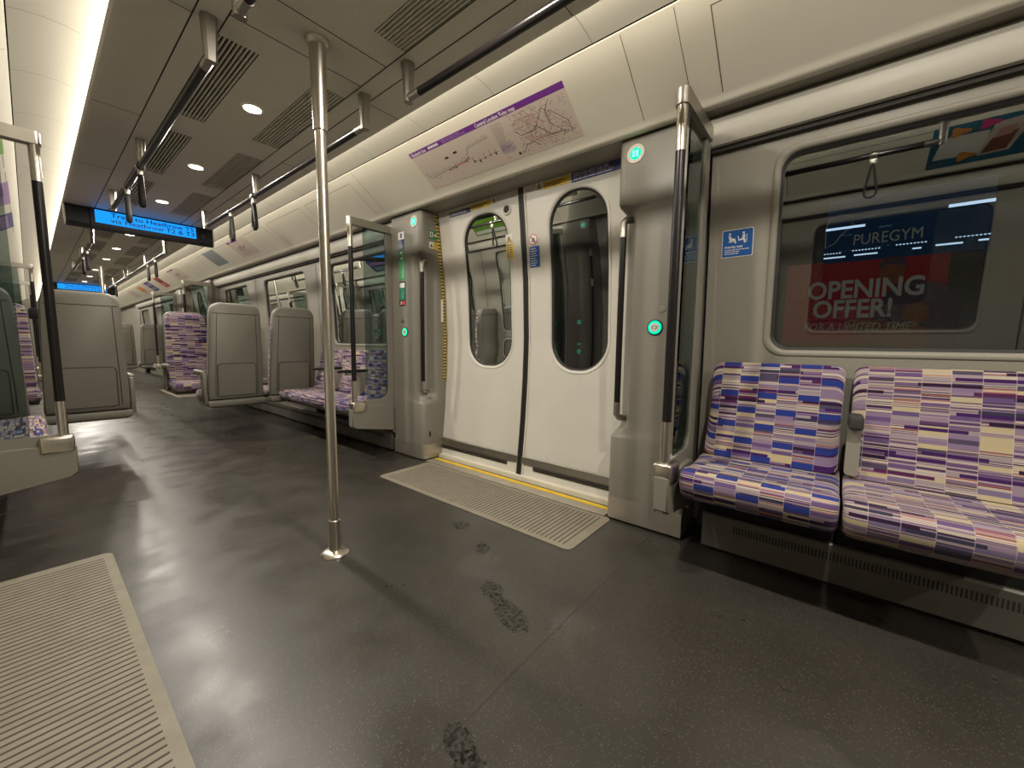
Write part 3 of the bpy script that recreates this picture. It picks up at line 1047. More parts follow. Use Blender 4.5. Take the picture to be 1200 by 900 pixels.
m_.box(fx - 0.0024, fx - 0.003, 2.845, 2.832, 1.662, 1.70); m_.box(fx - 0.0024, fx - 0.003, 2.83, 2.815, 1.668, 1.708)
m_.build('running_figure', M['signgreen'], st, smooth=False)
st = face_plate(hl, fx, 1, 2.865, 2.785, 1.278, 1.475, M['black'], 'emergency_panel', 0.003)
MB().box(fx - 0.003, fx - 0.0036, 2.858, 2.792, 1.425, 1.465).build('panel_label', M['white'], st, smooth=False)
MB().box(fx - 0.003, fx - 0.0036, 2.862, 2.788, 1.325, 1.422).build('panel_instructions', M['tealgreen'], st, smooth=False)
lines_on(st, lambda u, v: Vector((fx - 0.0042, u, v)), 2.857, 2.793, 1.33, 1.418, 6, M['palegreen'], seed=23, thick=0.25)
MB().box(fx - 0.003, fx - 0.0036, 2.85, 2.832, 1.286, 1.318).build('panel_chip', M['paper'], st, smooth=False)
MB().box(fx - 0.003, fx - 0.0036, 2.830, 2.79, 1.286, 1.318).build('panel_lever_mark', M['red'], st, smooth=False)
# on the face that looks toward the doors
fy = 2.562
st = MB().box(SX(1, 1.245), SX(1, 1.325), fy, fy + 0.004, 1.80, 1.865).build('exit_sign', M['signgreen'], hl, smooth=False)
m_ = MB()
m_.box(SX(1, 1.250), SX(1, 1.280), fy - 0.0008, fy, 1.812, 1.853)
m_.add([(SX(1, 1.290), fy - 0.0008, 1.826), (SX(1, 1.303), fy - 0.0008, 1.826), (SX(1, 1.303), fy - 0.0008, 1.816), (SX(1, 1.320), fy - 0.0008, 1.832), (SX(1, 1.303), fy - 0.0008, 1.848), (SX(1, 1.303), fy - 0.0008, 1.838), (SX(1, 1.290), fy - 0.0008, 1.838)], [(0, 1, 2, 3, 4, 5, 6)])
m_.build('exit_symbols', M['white'], st, smooth=False)
MB().box(SX(1, 1.258), SX(1, 1.270), fy - 0.0015, fy - 0.0005, 1.816, 1.848).build('exit_figure', M['signgreen'], st, smooth=False)
st = MB().box(SX(1, 1.245), SX(1, 1.285), fy, fy + 0.004, 1.725, 1.775).build('white_notice', M['white'], hl, smooth=False)
m_ = MB(); m_.add([(SX(1, 1.252), fy - 0.0008, 1.735), (SX(1, 1.278), fy - 0.0008, 1.735), (SX(1, 1.265), fy - 0.0008, 1.765)], [(0, 1, 2)]); m_.build('warning_mark', M['ink'], st, smooth=False)
st = MB().box(SX(1, 1.286), SX(1, 1.345), fy, fy + 0.004, 1.725, 1.775).build('yellow_notice', M['signyellow'], hl, smooth=False)
lines_on(st, lambda u, v: Vector((u, fy - 0.0008, v)), SX(1, 1.29), SX(1, 1.342), 1.73, 1.772, 4, M['ink'], seed=25, thick=0.25)
m_ = MB()
rings = []
zz = [0.66 + 0.05 * i for i in range(28)]
for z in zz:
    s = door_s(z) - 0.028
    rings.append([(SX(1, s - 0.012), fy - 0.001, z), (SX(1, s + 0.012), fy - 0.001, z), (SX(1, s + 0.012), fy + 0.006, z), (SX(1, s - 0.012), fy + 0.006, z)])
hzm = hazard_mat()
m_.loft(rings); m_.build('hazard_tape', hzm, hl, smooth=False)
m_ = MB()
m_.box(SX(1, 1.358), SX(1, 1.378), fy - 0.003, fy, 1.15, 1.33)
m_.build('tape_label', M['white'], hl, smooth=False)
m_ = MB()
m_.cyl((SX(1, 1.30), fy - 0.002, 0.225), (SX(1, 1.30), fy + 0.01, 0.225), 0.010, n=14)
m_.build('fixing_screw', M['steelbar'], hl)
MB().cyl((SX(1, 1.29), fy - 0.002, 1.935), (SX(1, 1.29), fy + 0.01, 1.935), 0.006, n=10).build('fixing_screw', M['steelbar'], hl)
m_ = MB()
m_.box(SX(1, 1.228), SX(1, 1.238), fy - 0.001, fy + 0.012, 0.20, 0.24)
m_.build('key_slot', M['black'], hl)
m_ = MB()
m_.cyl((SX(1, 1.325), fy - 0.002, 1.925), (SX(1, 1.325), fy + 0.01, 1.925), 0.010, n=12)
m_.build('key_slot', M['black'], hl)

# ------------------------------------------------------------------ glass draught screens with hand rails
def screen(sd, y, label, sp=0.812):
    root = thing('draught_screen', label, 'glass screen', (SX(sd, 1.0), y, 0))
    B = lambda y_, s, z: (SX(sd, s), y_, z)
    sh = sp - 0.812
    pl = [(0.775 + sh, 0.285), (0.772 + sh, 0.42), (0.785 + sh, 0.47), (0.83 + sh, 0.492), (1.05, 0.498), (1.085, 0.508), (1.108, 0.535), (1.118, 0.58), (1.122, 1.884), (1.185, 1.884), (1.185, 0.175), (1.165, 0.178), (1.15, 0.205), (0.80 + sh, 0.272)]
    m_ = MB()
    m_.prism(pl, lambda p: B(y - 0.014, *p), lambda p: B(y + 0.014, *p))
    bmx = m_
    bmx.build('screen_frame', M['panelgrey'], root, angle=40)
    low = [(0.772 + sh, 0.295), (0.772 + sh, 0.43), (0.80 + sh, 0.44), (0.95 + sh, 0.445), (1.10, 0.445), (1.155, 0.42), (1.16, 0.215), (1.145, 0.21), (0.80 + sh, 0.272)]
    m_ = MB()
    m_.loft([[B(y + o, s_, z_) for s_, z_ in [(0.95 + sh + (a - 0.95 - sh) * k, 0.35 + (b - 0.35) * k) for a, b in low]] for o, k in ((-0.032, 0.97), (-0.026, 1.0), (0.026, 1.0), (0.032, 0.97))])
    m_.build('post_foot', M['panelgrey'], root, angle=40)
    MB().box(SX(sd, 0.918 + sh), SX(sd, 1.128), y - 0.004, y + 0.004, 0.49, 1.885).build('glass_panel', M['screenglass'], root, smooth=False)
    # top bar with a round nose over the post
    nose = [(sp + 0.026 * math.cos(a), 0.026 * math.sin(a)) for a in [PI / 2 + PI * k / 10 for k in range(11)]]
    poly = nose + [(1.168, -0.026), (1.168, 0.026)]
    m_ = MB()
    m_.prism(poly, lambda p: (SX(sd, p[0]), y + p[1], 1.880), lambda p: (SX(sd, p[0]), y + p[1], 1.938))
    m_.build('top_bar', M['steelbar'], root, angle=40)
    hp = MB().cyl(B(y, sp, 0.66), B(y, sp, 1.715), 0.0185, n=20).build('hand_rail', M['grip'], root)
    for za, zb in ((1.715, 1.882), (0.48, 0.66)):
        MB().cyl(B(y, sp, za), B(y, sp, zb), 0.0195, n=20).build('rail_end', M['steel'], hp)
    m_ = MB()
    m_.box(SX(sd, sp - 0.036), SX(sd, sp + 0.085), y - 0.039, y + 0.039, 0.400, 0.488, 0.014, 3)
    m_.build('rail_bracket', M['steel'], root)
    return root

screen(1, 0.519, 'glass draught screen with black hand rail at the end of the front purple bench')
screen(1, 2.990, 'glass draught screen just left of the housing with green stickers, black armrests behind it')
screen(-1, 3.0, 'glass draught screen at the left edge of the photo with a black hand rail', 0.752)
screen(1, 8.219, 'distant glass draught screen seen above the purple facing seat')
screen(1, 10.690, 'farthest glass draught screen, its black rail in front of distant grey seat backs')
screen(-1, 8.215, 'distant left glass draught screen, nearer of the two bars seen through the left glass', 0.752)
screen(-1, 10.695, 'distant left glass draught screen, farther of the two bars seen through the left glass', 0.752)
housing(-1, 0.945, -1, 'doorway housing on the near left, mirrored in the window of the right door leaf')
housing(-1, 2.565, 1, 'doorway housing hidden past the left edge, mirrored in the left door window')
housing(-1, 8.645, -1, 'distant left doorway housing behind the left glass screens')
housing(-1, 10.265, 1, 'farthest left doorway housing')
housing(1, 8.645, -1, 'distant doorway housing standing behind the screen above the purple facing seat')
housing(1, 10.265, 1, 'farthest doorway housing by the distant doors')

# ------------------------------------------------------------------ seats
def cushion_part(root, name, sd, ya, yb, prof, material, uv0):
    """loft a closed (s, z) outline along the train with softened ends; uv in metres"""
    n = len(prof)
    cs = sum(p[0] for p in prof) / n
    czz = sum(p[1] for p in prof) / n
    L = [0.0]
    for i in range(1, n):
        L.append(L[-1] + math.hypot(prof[i][0] - prof[i - 1][0], prof[i][1] - prof[i - 1][1]))
    us = [0, 0.006, 0.016, 0.03] + [0.03 + (yb - ya - 0.06) * k / 8 for k in range(1, 8)] + [yb - ya - 0.03, yb - ya - 0.016, yb - ya - 0.006, yb - ya]
    ins = {0: 0.024, 1: 0.012, 2: 0.004}
    m_ = MB()
    rings = []
    for i, u in enumerate(us):
        d = ins.get(min(i, len(us) - 1 - i), 0.0)
        ring = []
        for (s, z) in prof:
            vx, vz = s - cs, z - czz
            l = math.hypot(vx, vz)
            ring.append((SX(sd, s - vx / l * d), ya + u, z - vz / l * d))
        rings.append(ring)
    b = len(m_.v)
    m_.loft(rings)
    for i, u in enumerate(us):
        for j in range(n):
            m_.uv[b + i * n + j] = (uv0 + u, L[j])
    return m_.build(name, material, root, angle=50)

def bench(sd, ya, yb, label, priority=False, armrest=None, group=None):
    root = thing('upholstered_bench', label, 'seat', (SX(sd, 1.2), (ya + yb) / 2, 0), group)
    fm = M['fabricblue'] if priority else M['fabric']
    uv0 = random.uniform(0, 40) // 0.074 * 0.074
    uv0 -= (yb - ya) * 0
    seat = [(1.27, 0.40), (1.27, 0.468), (1.15, 0.466), (1.02, 0.462), (0.92, 0.466), (0.855, 0.474), (0.822, 0.470), (0.802, 0.455), (0.794, 0.432), (0.800, 0.40), (0.815, 0.365), (0.835, 0.350), (0.865, 0.345), (1.05, 0.352), (1.27, 0.375)]
    cushion_part(root, 'seat_cushion', sd, ya + 0.003, yb - 0.003, seat, fm, uv0)
    back = [(1.155, 0.470), (1.172, 0.52), (1.195, 0.60), (1.220, 0.70), (1.243, 0.80), (1.255, 0.855), (1.266, 0.884), (1.278, 0.896), (1.288, 0.897), (1.296, 0.888), (1.298, 0.86), (1.29, 0.70), (1.275, 0.50), (1.26, 0.46), (1.20, 0.455)]
    cushion_part(root, 'backrest', sd, ya + 0.012, yb - 0.012, back, fm, uv0)
    m_ = MB()
    m_.box(SX(sd, 0.90), SX(sd, 1.29), ya + 0.02, yb - 0.02, 0.325, 0.352)
    for yy in ((ya + yb) / 2,):
        m_.box(SX(sd, 1.19), SX(sd, 1.285), yy - 0.03, yy + 0.03, 0.1835, 0.33)
    m_.build('seat_frame', M['black'], root, smooth=False)
    MB().box(SX(sd, 1.185), SX(sd, 1.288), ya + 0.004, yb - 0.004, 0.1835, 0.345).build('under_seat_shade', M['dark'], root, smooth=False)  # near-black sheet standing in for the shade between cushion and heater
    if armrest is not None:
        y = armrest
        a = MB()
        a.prism(rrect(-0.028, 0.028, 0, 0.2, 0.01, 3), lambda p: (SX(sd, 1.13), y + p[0], 0.48 + p[1]), lambda p: (SX(sd, 1.24), y + p[0], 0.50 + p[1]))
        ar = a.build('armrest', M['panelgrey'], root, angle=40)
        pd = MB()
        pd.box(SX(sd, 0.93), SX(sd, 1.25), y - 0.026, y + 0.026, 0.690, 0.716, 0.010, 3)
        pd.build('armrest_pad', M['black'], ar)
        pd = MB()
        pd.box(SX(sd, 1.0), SX(sd, 1.25), y - 0.018, y + 0.018, 0.664, 0.692, 0.006, 2)
        pd.build('armrest_arm', M['panelgrey'], ar)
    return root

Gf = 'bench seats nearest the doors'
bench(1, -0.048, 0.462, 'purple bench seat with bright blue blocks, directly right of the door housing', True, None, Gf)
FRONT2 = bench(1, -0.562, -0.052, 'purple and cream bench seat in the bottom right corner, without blue blocks', False, None, Gf)
# folded armrest between the two front seats, fixed to the second one
m_ = MB()
m_.prism(rrect(-0.021, 0.021, 0.0, 0.19, 0.012, 3), lambda p: (SX(1, 1.125 + p[1] * 0.12), -0.076 + p[0], 0.485 + p[1]), lambda p: (SX(1, 1.19 + p[1] * 0.15), -0.076 + p[0], 0.485 + p[1]))
ar = m_.build('armrest', M['panelgrey'], FRONT2, angle=40)
ar['label'] = 'grey folded armrest with a dark pad'
m_ = MB()
m_.box(SX(1, 1.095), SX(1, 1.22), -0.099, -0.055, 0.665, 0.715, 0.010, 3)
m_.build('armrest_pad', M['seam'], ar)

Gb = 'bench seats beyond the doors'
bench(1, 3.03, 3.525, 'purple bench seat right behind the tinted screen glass left of the doors', True, 3.49, Gb)
bench(1, 3.53, 4.025, 'middle purple bench seat behind the black hand rail left of the doors', False, 3.99, Gb)
bench(1, 4.03, 4.515, 'purple bench seat beside the grey high seat backs left of the steel pole', False, None, Gb)
bench(-1, 3.045, 3.525, 'purple bench seat low at the left edge of the photo behind the glass screen', True, None, Gb)
bench(-1, 3.53, 4.04, 'second purple bench seat behind the left glass screen', False, None, Gb)
bench(1, 6.64, 7.14, 'distant bench seat behind the purple facing seat', False, None, 'far bench seats')
bench(1, 7.67, 8.17, 'distant bench seat left of the purple facing seat, nearest its screen', False, None, 'far bench seats')
bench(1, 10.73, 11.23, 'farthest visible bench seat beyond the second doorway', False, None, 'far bench seats')

def bench_base(sd, ya, yb, label):
    root = thing('bench_heater', label, 'heater panel', (SX(sd, 1.17), (ya + yb) / 2, 0))
    m_ = MB()
    m_.prism([(1.165, 0.02), (1.165, 0.175), (1.172, 0.182), (1.41, 0.182), (1.41, 0.02)], lambda p: (SX(sd, p[0]), ya, p[1]), lambda p: (SX(sd, p[0]), yb, p[1]))
    m_.build('heater_casing', M['heater'], root)
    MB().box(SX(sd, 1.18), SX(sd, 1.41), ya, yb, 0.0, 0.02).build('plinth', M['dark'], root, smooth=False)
    m_ = MB()
    f = SX(sd, 1.165)
    y = max(ya, yb) - 0.13 if sd > 0 else ya + 0.13
    lo, hi = ya + 0.13, yb - 0.13
    y = lo
    while y < hi:
        m_.box(f - sd * 0.0006, f + sd * 0.002, y, y + 0.006, 0.112, 0.146)
        y += 0.0115
    m_.build('heater_grille', M['seam'], root, smooth=False)
    return root
bench_base(1, -2.6, 0.44, 'low grey heater panel with a slotted grille under the front purple bench')
bench_base(1, 3.02, 8.19, 'low grey heater panel along the wall under the seats beyond the doors')
bench_base(-1, 3.03, 8.19, 'low grey heater panel along the wall under the left seats')

def high_seat(xl, xr, y, d, label, arm=0, block=0, group=None):
    """high backed seat; y is the rear plane at the bottom, d = +1 faces along the train, -1 faces the camera"""
    root = thing('high_back_chair', label, 'seat', ((xl + xr) / 2, y, 0), group)
    w = xr - xl
    mid = (xl + xr) / 2
    zb, zt = 0.40, 1.33
    def ly(z):
        return -d * 0.10 * max(0.0, (z - 0.45)) / 0.88
    half = lambda z: w / 2 * (1.0 if z < 0.55 else 1.0 - 0.11 * (z - 0.55) / 0.78)
    # silhouette, left side up, across the top, right side down
    side = []
    zs = [zb, zb + 0.06, 0.6, 0.75, 0.9, 1.05, 1.18, zt - 0.09]
    for z in zs:
        side.append((half(z), z))
    r = 0.085
    hw = half(zt)
    for k in range(1, 8):
        a = PI / 2 * k / 7
        side.append((hw - r + r * math.cos(a), zt - 0.09 + 0.09 * math.sin(a)))
    sil = [(-a, b) for a, b in side] + [(a, b) for a, b in reversed(side)]
    def ring(scale, yoff, dz=0.0):
        cz_ = 0.86
        return [(mid + x * scale, y + ly(z) + d * yoff, cz_ + (z - cz_) * scale + dz) for x, z in sil]
    m_ = MB()
    m_.loft([ring(0.955, 0.0), ring(0.985, 0.006), ring(1.0, 0.022), ring(1.0, 0.06), ring(0.985, 0.07)])
    m_.build('seat_shell', M['shell'], root, angle=45)
    # upholstery on the front
    m_ = MB()
    rr_ = [ring(0.965, 0.062), ring(0.965, 0.10), ring(0.95, 0.118), ring(0.90, 0.126)]
    b = len(m_.v)
    m_.loft(rr_)
    n = len(sil)
    uv0 = random.uniform(0, 30) // 0.074 * 0.074
    for i, rg in enumerate(rr_):
        for j in range(n):
            m_.uv[b + i * n + j] = (uv0 + rg[j][0] - xl, rg[j][2] + i * 0.0)
    m_.build('backrest', M['fabric'], root, angle=50)
    # joints and pocket panel on the rear
    m_ = MB()
    def rear(x, z, o=0.003):
        return (mid + x, y + ly(z) - d * o, z)
    z0 = 1.225
    hwz = half(z0) - 0.02
    m_.prism([(-hwz, z0), (hwz, z0), (hwz, z0 + 0.007), (-hwz, z0 + 0.007)], lambda p: rear(p[0], p[1], 0.002), lambda p: rear(p[0], p[1], -0.004))
    for sg in (-1, 1):
        pts = [(sg * (half(z) - 0.052), z) for z in (0.44, 0.6, 0.8, 1.0, z0)]
        for (a, b2) in zip(pts, pts[1:]):
            m_.prism([(a[0], a[1]), (a[0] + 0.005, a[1]), (b2[0] + 0.005, b2[1]), (b2[0], b2[1])], lambda p: rear(p[0], p[1], 0.002), lambda p: rear(p[0], p[1], -0.004))
    m_.build('shell_joint', M['seam'], root, smooth=False)
    m_ = MB()
    ww = w / 2 - 0.075
    pp = [(-ww, 0.44), (ww, 0.44)] + [(ww - 0.03 + 0.03 * math.cos(a), 0.72 + 0.03 * math.sin(a)) for a in [PI / 2 * k / 4 for k in range(5)]] + [(-ww + 0.03 - 0.03 * math.sin(a), 0.72 + 0.03 * math.cos(a)) for a in [PI / 2 * k / 4 for k in range(5)]]
    m_.prism(pp, lambda p: rear(p[0], p[1], 0.010), lambda p: rear(p[0], p[1], -0.004))
    m_.build('pocket_panel', M['shell'], root, angle=20)
    m_ = MB()
    m_.tube([rear(q[0], q[1], 0.003) for q in pp[1:-1]] + [rear(-ww, 0.72, 0.003), rear(-ww, 0.44, 0.003)], 0.0075, 8)
    m_.build('pocket_joint', M['seam'], root)
    # cushion
    sy = lambda q: y + d * q
    prof = [(0.075, 0.42), (0.075, 0.475), (0.20, 0.470), (0.36, 0.468), (0.44, 0.474), (0.475, 0.470), (0.497, 0.452), (0.505, 0.425), (0.495, 0.385), (0.47, 0.355), (0.40, 0.350), (0.15, 0.38)]
    L = [0]
    for i in range(1, len(prof)):
        L.append(L[-1] + math.hypot(prof[i][0] - prof[i - 1][0], prof[i][1] - prof[i - 1][1]))
    m_ = MB()
    rings = []
    for u, dd in ((0.0, 0.02), (0.008, 0.008), (0.025, 0.0), (w - 0.025, 0.0), (w - 0.008, 0.008), (w, 0.02)):
        rings.append([(xl + u, sy(q - (dd if q > 0.3 else 0)), z - (dd if z > 0.42 else -dd)) for q, z in prof])
    m_.loft(rings)
    n = len(prof)
    for i, u in enumerate((0, 0.008, 0.025, w - 0.025, w - 0.008, w)):
        for j in range(n):
            m_.uv[i * n + j] = (uv0 + u, L[j] + 2)
    m_.build('seat_cushion', M['fabric'], root, angle=50)
    m_ = MB()
    m_.box(xl + 0.01, xr - 0.01, sy(0.0), sy(0.44), 0.325, 0.375, 0.012)
    m_.box(xl - 0.01, xr + 0.01, sy(-0.015), sy(0.06), 0.335, 0.395, 0.014)
    m_.build('seat_frame', M['shell'], root)
    if arm:
        xa = xr if arm > 0 else xl
        m_ = MB()
        m_.box(xa - 0.022 + arm * 0.022, xa + 0.022 + arm * 0.022, sy(0.05), sy(0.34), 0.635, 0.685, 0.014, 3)
        m_.box(xa - 0.015 + arm * 0.018, xa + 0.015 + arm * 0.018, sy(0.02), sy(0.12), 0.36, 0.66, 0.010, 2)
        m_.build('armrest', M['shell'], root)
    if block:
        xa = xr if block > 0 else xl
        m_ = MB()
        m_.box(xa - 0.03 * block, xa + block * 0.085, sy(-0.07), sy(-0.01), 1.175, 1.285, 0.012, 2)
        m_.build('head_bolster', M['black'], root)
    return root

GT = 'high backed seats'
high_seat(1.05, 1.515, 4.585, 1, 'grey backed high seat on the aisle, right side beyond the doors, seen from behind', -1, 0, GT)
high_seat(1.585, 2.04, 4.585, 1, 'grey backed high seat by the window, right side beyond the doors, seen from behind', 0, 0, GT)
high_seat(1.05, 1.515, 6.45, -1, 'purple high seat on the aisle facing the camera left of the grey seat backs', -1, 1, GT)
high_seat(1.585, 2.04, 6.45, -1, 'facing high seat by the right window, mostly hidden behind the grey aisle seat', 0, 0, GT)
high_seat(0.035, 0.50, 4.50, 1, 'large grey backed high seat on the left of the aisle behind the left hand rail', 1, 0, GT)
high_seat(-0.50, -0.035, 4.50, 1, 'grey backed high seat seen dark through the left glass screen', 0, 0, GT)
high_seat(0.10, 0.565, 6.45, -1, 'purple facing seat edge just left of the left hand rail', 1, -1, GT)
high_seat(-0.43, 0.035, 6.45, -1, 'facing seat by the left window, glimpsed through the left glass screen', 0, 0, GT)
high_seat(1.05, 1.515, 12.22, 1, 'small distant grey seat back on the aisle, left of the distant black rail', -1, 0, GT)
high_seat(1.585, 2.04, 12.22, 1, 'small distant grey seat back behind the distant black rail', 0, 0, GT)
high_seat(1.05, 1.515, 14.15, -1, 'farthest facing purple seat on the right of the aisle', -1, 1, GT)

# ------------------------------------------------------------------ poles, grab rails, straps
def floor_pole(y, label):
    root = thing('steel_pole', label, 'pole', (0.829, y, 0))
    c = (0.829, y, 0)
    MB().lathe(c, [(0.0, 0.0), (0.062, 0.0), (0.062, 0.004), (0.058, 0.010), (0.045, 0.016), (0.034, 0.022), (0.0, 0.022)], 36).build('base_flange', M['steel'], root, angle=50)
    MB().lathe(c, [(0.026, 0.015), (0.026, 0.160), (0.0225, 0.164), (0.0, 0.164)], 30).build('lower_collar', M['steel'], root)
    MB().lathe(c, [(0.021, 0.15), (0.021, 1.86)], 30).build('shaft', M['steel'], root)
    MB().lathe(c, [(0.0205, 1.84), (0.0275, 1.842), (0.0285, 1.95), (0.0315, 2.08), (0.035, 2.165), (0.044, 2.178), (0.046, 2.19)], 30).build('upper_collar', M['steel'], root)
    return root
p0 = floor_pole(1.722, 'brushed steel floor to ceiling pole standing in front of the white doors')
copy_tree(p0, (0, 7.7, 0), 'distant steel pole seen below the far blue display')

def grab_rail(s, ya, yb, mids, label, end_far=True):
    x = SX(1, s)
    z = 2.048
    root = thing('grab_rail', label, 'grab rail', (x, (ya + yb) / 2, cz))
    bar = MB().cyl((x, ya + 0.075, z), (x, yb - 0.075, z), 0.0165, n=18).build('rail_grip', M['grip'], root)
    for a, b in ((ya - 0.012, ya + 0.08), (yb - 0.08, yb + 0.012)):
        MB().cyl((x, a, z), (x, b, z), 0.0178, n=18).build('rail_sleeve', M['steelbar'], root)
    for y in (ya, yb):
        g = 1 if y == ya else -1
        b = MB()
        sec = lambda zz, hy, hx: [(x + a * hx, y + q * hy, zz) for a, q in ((-1, -0.5), (-0.6, -1), (0.6, -1), (1, -0.5), (1, 0.5), (0.6, 1), (-0.6, 1), (-1, 0.5))]
        b.loft([sec(cz, 0.026, 0.027), sec(cz - 0.05, 0.022, 0.024), sec(z - 0.018, 0.016, 0.019)])
        b.build('rail_bracket', M['steelbar'], root)
    for y in mids:
        b = MB()
        b.cyl((x, y, cz), (x, y, z + 0.01), 0.024, 0.018, 14)
        b.build('rail_bracket', M['steelbar'], root)
    return root
RR, RL = 0.313, -0.312
grab_rail(RR, 1.904, 4.72, (3.40,), 'black ceiling grab rail right of the steel pole, running to the blue display')
grab_rail(RL, 1.93, 4.70, (3.38,), 'black ceiling grab rail over the left of the aisle beside the dark ceiling vents')
grab_rail(RR, -1.22, 1.547, (0.08,), 'black ceiling grab rail at the top of the photo above the purple headed map')
grab_rail(RL, -0.42, 1.60, (0.6,), 'ceiling grab rail whose steel end just shows at the top edge of the photo')
grab_rail(RR, 6.46, 9.25, (7.78,), 'ceiling grab rail on the right of the aisle beyond the near blue display')
grab_rail(RL, 6.46, 9.25, (7.78,), 'ceiling grab rail on the left of the aisle beyond the near blue display')
grab_rail(RR, 9.62, 12.4, (11.1,), 'farthest ceiling grab rail on the right of the aisle')

def strap(s, y, label):
    x = SX(1, s)
    z = 2.048
    root = thing('hanging_strap', label, 'strap', (x, y, z), 'hanging straps')
    m_ = MB()
    pts = [(x + 0.021 * math.cos(a), y, z + 0.021 * math.sin(a)) for a in [2 * PI * k / 16 for k in range(16)]]
    m_.tube(pts, 0, 8, True, ((0, 1, 0), 0.020, 0.0035))
    cl = m_.build('clamp', M['steel'], root)
    m_ = MB()
    m_.box(x - 0.012, x + 0.012, y - 0.02, y + 0.02, z - 0.052, z - 0.017, 0.004)
    m_.build('clamp_neck', M['steel'], cl)
    m_ = MB()
    loop = [(0.0, -0.045), (0.010, -0.075), (0.020, -0.13), (0.030, -0.185), (0.032, -0.212), (0.022, -0.232), (0.0, -0.238), (-0.022, -0.232), (-0.032, -0.212), (-0.030, -0.185), (-0.020, -0.13), (-0.010, -0.075)]
    m_.tube([(x, y + a, z + b) for a, b in loop], 0, 10, True, ((1, 0, 0), 0.014, 0.0075))
    m_.build('strap_loop', M['strap'], root)
    return root
strap(RR, 3.46, 'hanging strap on the right rail, nearer of the two before the display')
strap(RR, 3.98, 'hanging strap on the right rail, farther of the two before the display')
strap(RL, 3.46, 'hanging strap on the left rail, nearer of the two before the display')
strap(RL, 3.98, 'hanging strap on the left rail, in front of the word Train on the display')
strap(RR, 7.10, 'hanging strap on the right rail beyond the display, nearer one')
strap(RR, 7.62, 'hanging strap on the right rail beyond the display, farther one')
strap(RL, 7.10, 'hanging strap on the left rail beyond the display, nearer one')
strap(RL, 7.62, 'hanging strap on the left rail beyond the display, farther one')
strap(RR, 10.9, 'farthest hanging strap on the right side of the aisle')
strap(RL, -0.10, 'hanging strap reflected in the big window beside the front bench')

# ------------------------------------------------------------------ ceiling vents and downlights
def vent(sd, a, b, label):
    root = thing('ceiling_vent', label, 'vent', (SX(sd, 0.19), (a + b) / 2, cz), 'ceiling vents')
    bx = MB()
    x0, x1 = SX(sd, 0.118), SX(sd, 0.262)
    bx.box(x0, x1, a, b, cz + 0.028, cz + 0.032)
    bx.box(x0 - 0.002, x0, a, b, cz + 0.001, cz + 0.03)
    bx.box(x1, x1 + 0.002, a, b, cz + 0.001, cz + 0.03)
    bx.build('vent_cavity', M['dark'], root, smooth=False)
    sl = MB()
    n = 9
    p = 0.144 / n
    lo = min(x0, x1)
    for i in range(n):
        xm = lo + (i + 0.5) * p
        sl.box(xm - 0.0028, xm + 0.0028, a, b, cz - 0.0005, cz + 0.0105)
    sl.build('vent_slats', M['ceil'], root, smooth=False)
    return root
ordn = ['first', 'second', 'third', 'fourth', 'fifth', 'sixth', 'seventh', 'eighth', 'ninth', 'tenth', 'eleventh', 'twelfth']
vi = {1: 0, -1: 0}
for sd in (1, -1):
    for a, b in VY:
        if a < 0.5 or a > 13: continue
        if sd == -1 and a < 1.9: continue
        nm = 'dark slatted ceiling vent left of the downlights' if sd < 0 else 'pale slatted ceiling vent right of the downlights'
        vent(sd, a, b, '%s, %s counting from the camera' % (nm, ordn[vi[sd]]))
        vi[sd] += 1
# cavities for the vents behind the camera are closed with plain covers
m_ = MB()
for sd in (1, -1):
    for a, b in VY:
        if a < 0.5 or a > 13 or (sd == -1 and a < 1.9):
            m_.box(SX(sd, 0.118), SX(sd, 0.262), a, b, cz + 0.004, cz + 0.03)
m_.build('ceiling_cover', M['ceil'], ceil, smooth=False)

LY = [-2.37, -1.25, -0.14, 0.97, 2.47, 3.585, 4.70, 6.46, 7.57, 8.69, 10.17, 11.29, 12.40, 14.16, 15.27, 16.39, 17.9, 19.0]
li = 0
for y in LY:
    if y < 2: lb = 'ceiling downlight overhead, above the top edge of the photo'
    else:
        lb = 'round white ceiling downlight, %s in the row from the camera' % (ordn[li] if li < 12 else 'one of the last tiny ones')
        li += 1
    root = thing('downlight', lb, 'ceiling light', (0.832, y, cz), 'ceiling downlights')
    n = 32
    m_ = MB()
    R = lambda r, z: [(0.832 + r * math.cos(2 * PI * i / n), y + r * math.sin(2 * PI * i / n), z) for i in range(n)]
    m_.loft([R(0.048, cz - 0.0005), R(0.046, cz - 0.004), R(0.041, cz - 0.004), R(0.040, cz - 0.001)], caps=False)
    m_.build('rim', M['ceil'], root)
    m_ = MB()
    p = R(0.0405, cz - 0.0025)
    m_.add(p, [tuple(range(n))])
    m_.build('lens', M['lamp'], root, smooth=False)
    ld = bpy.data.lights.new('downlight_lamp', 'AREA')
    ld.shape = 'DISK'
    ld.size = 0.080
    ld.energy = DOWNLIGHT_WATTS
    ld.color = LAMP_COLOR
    lo = bpy.data.objects.new('downlight_lamp', ld)
    COL.objects.link(lo)
    lo.location = (0, 0, -0.0035)
    lo.parent = root

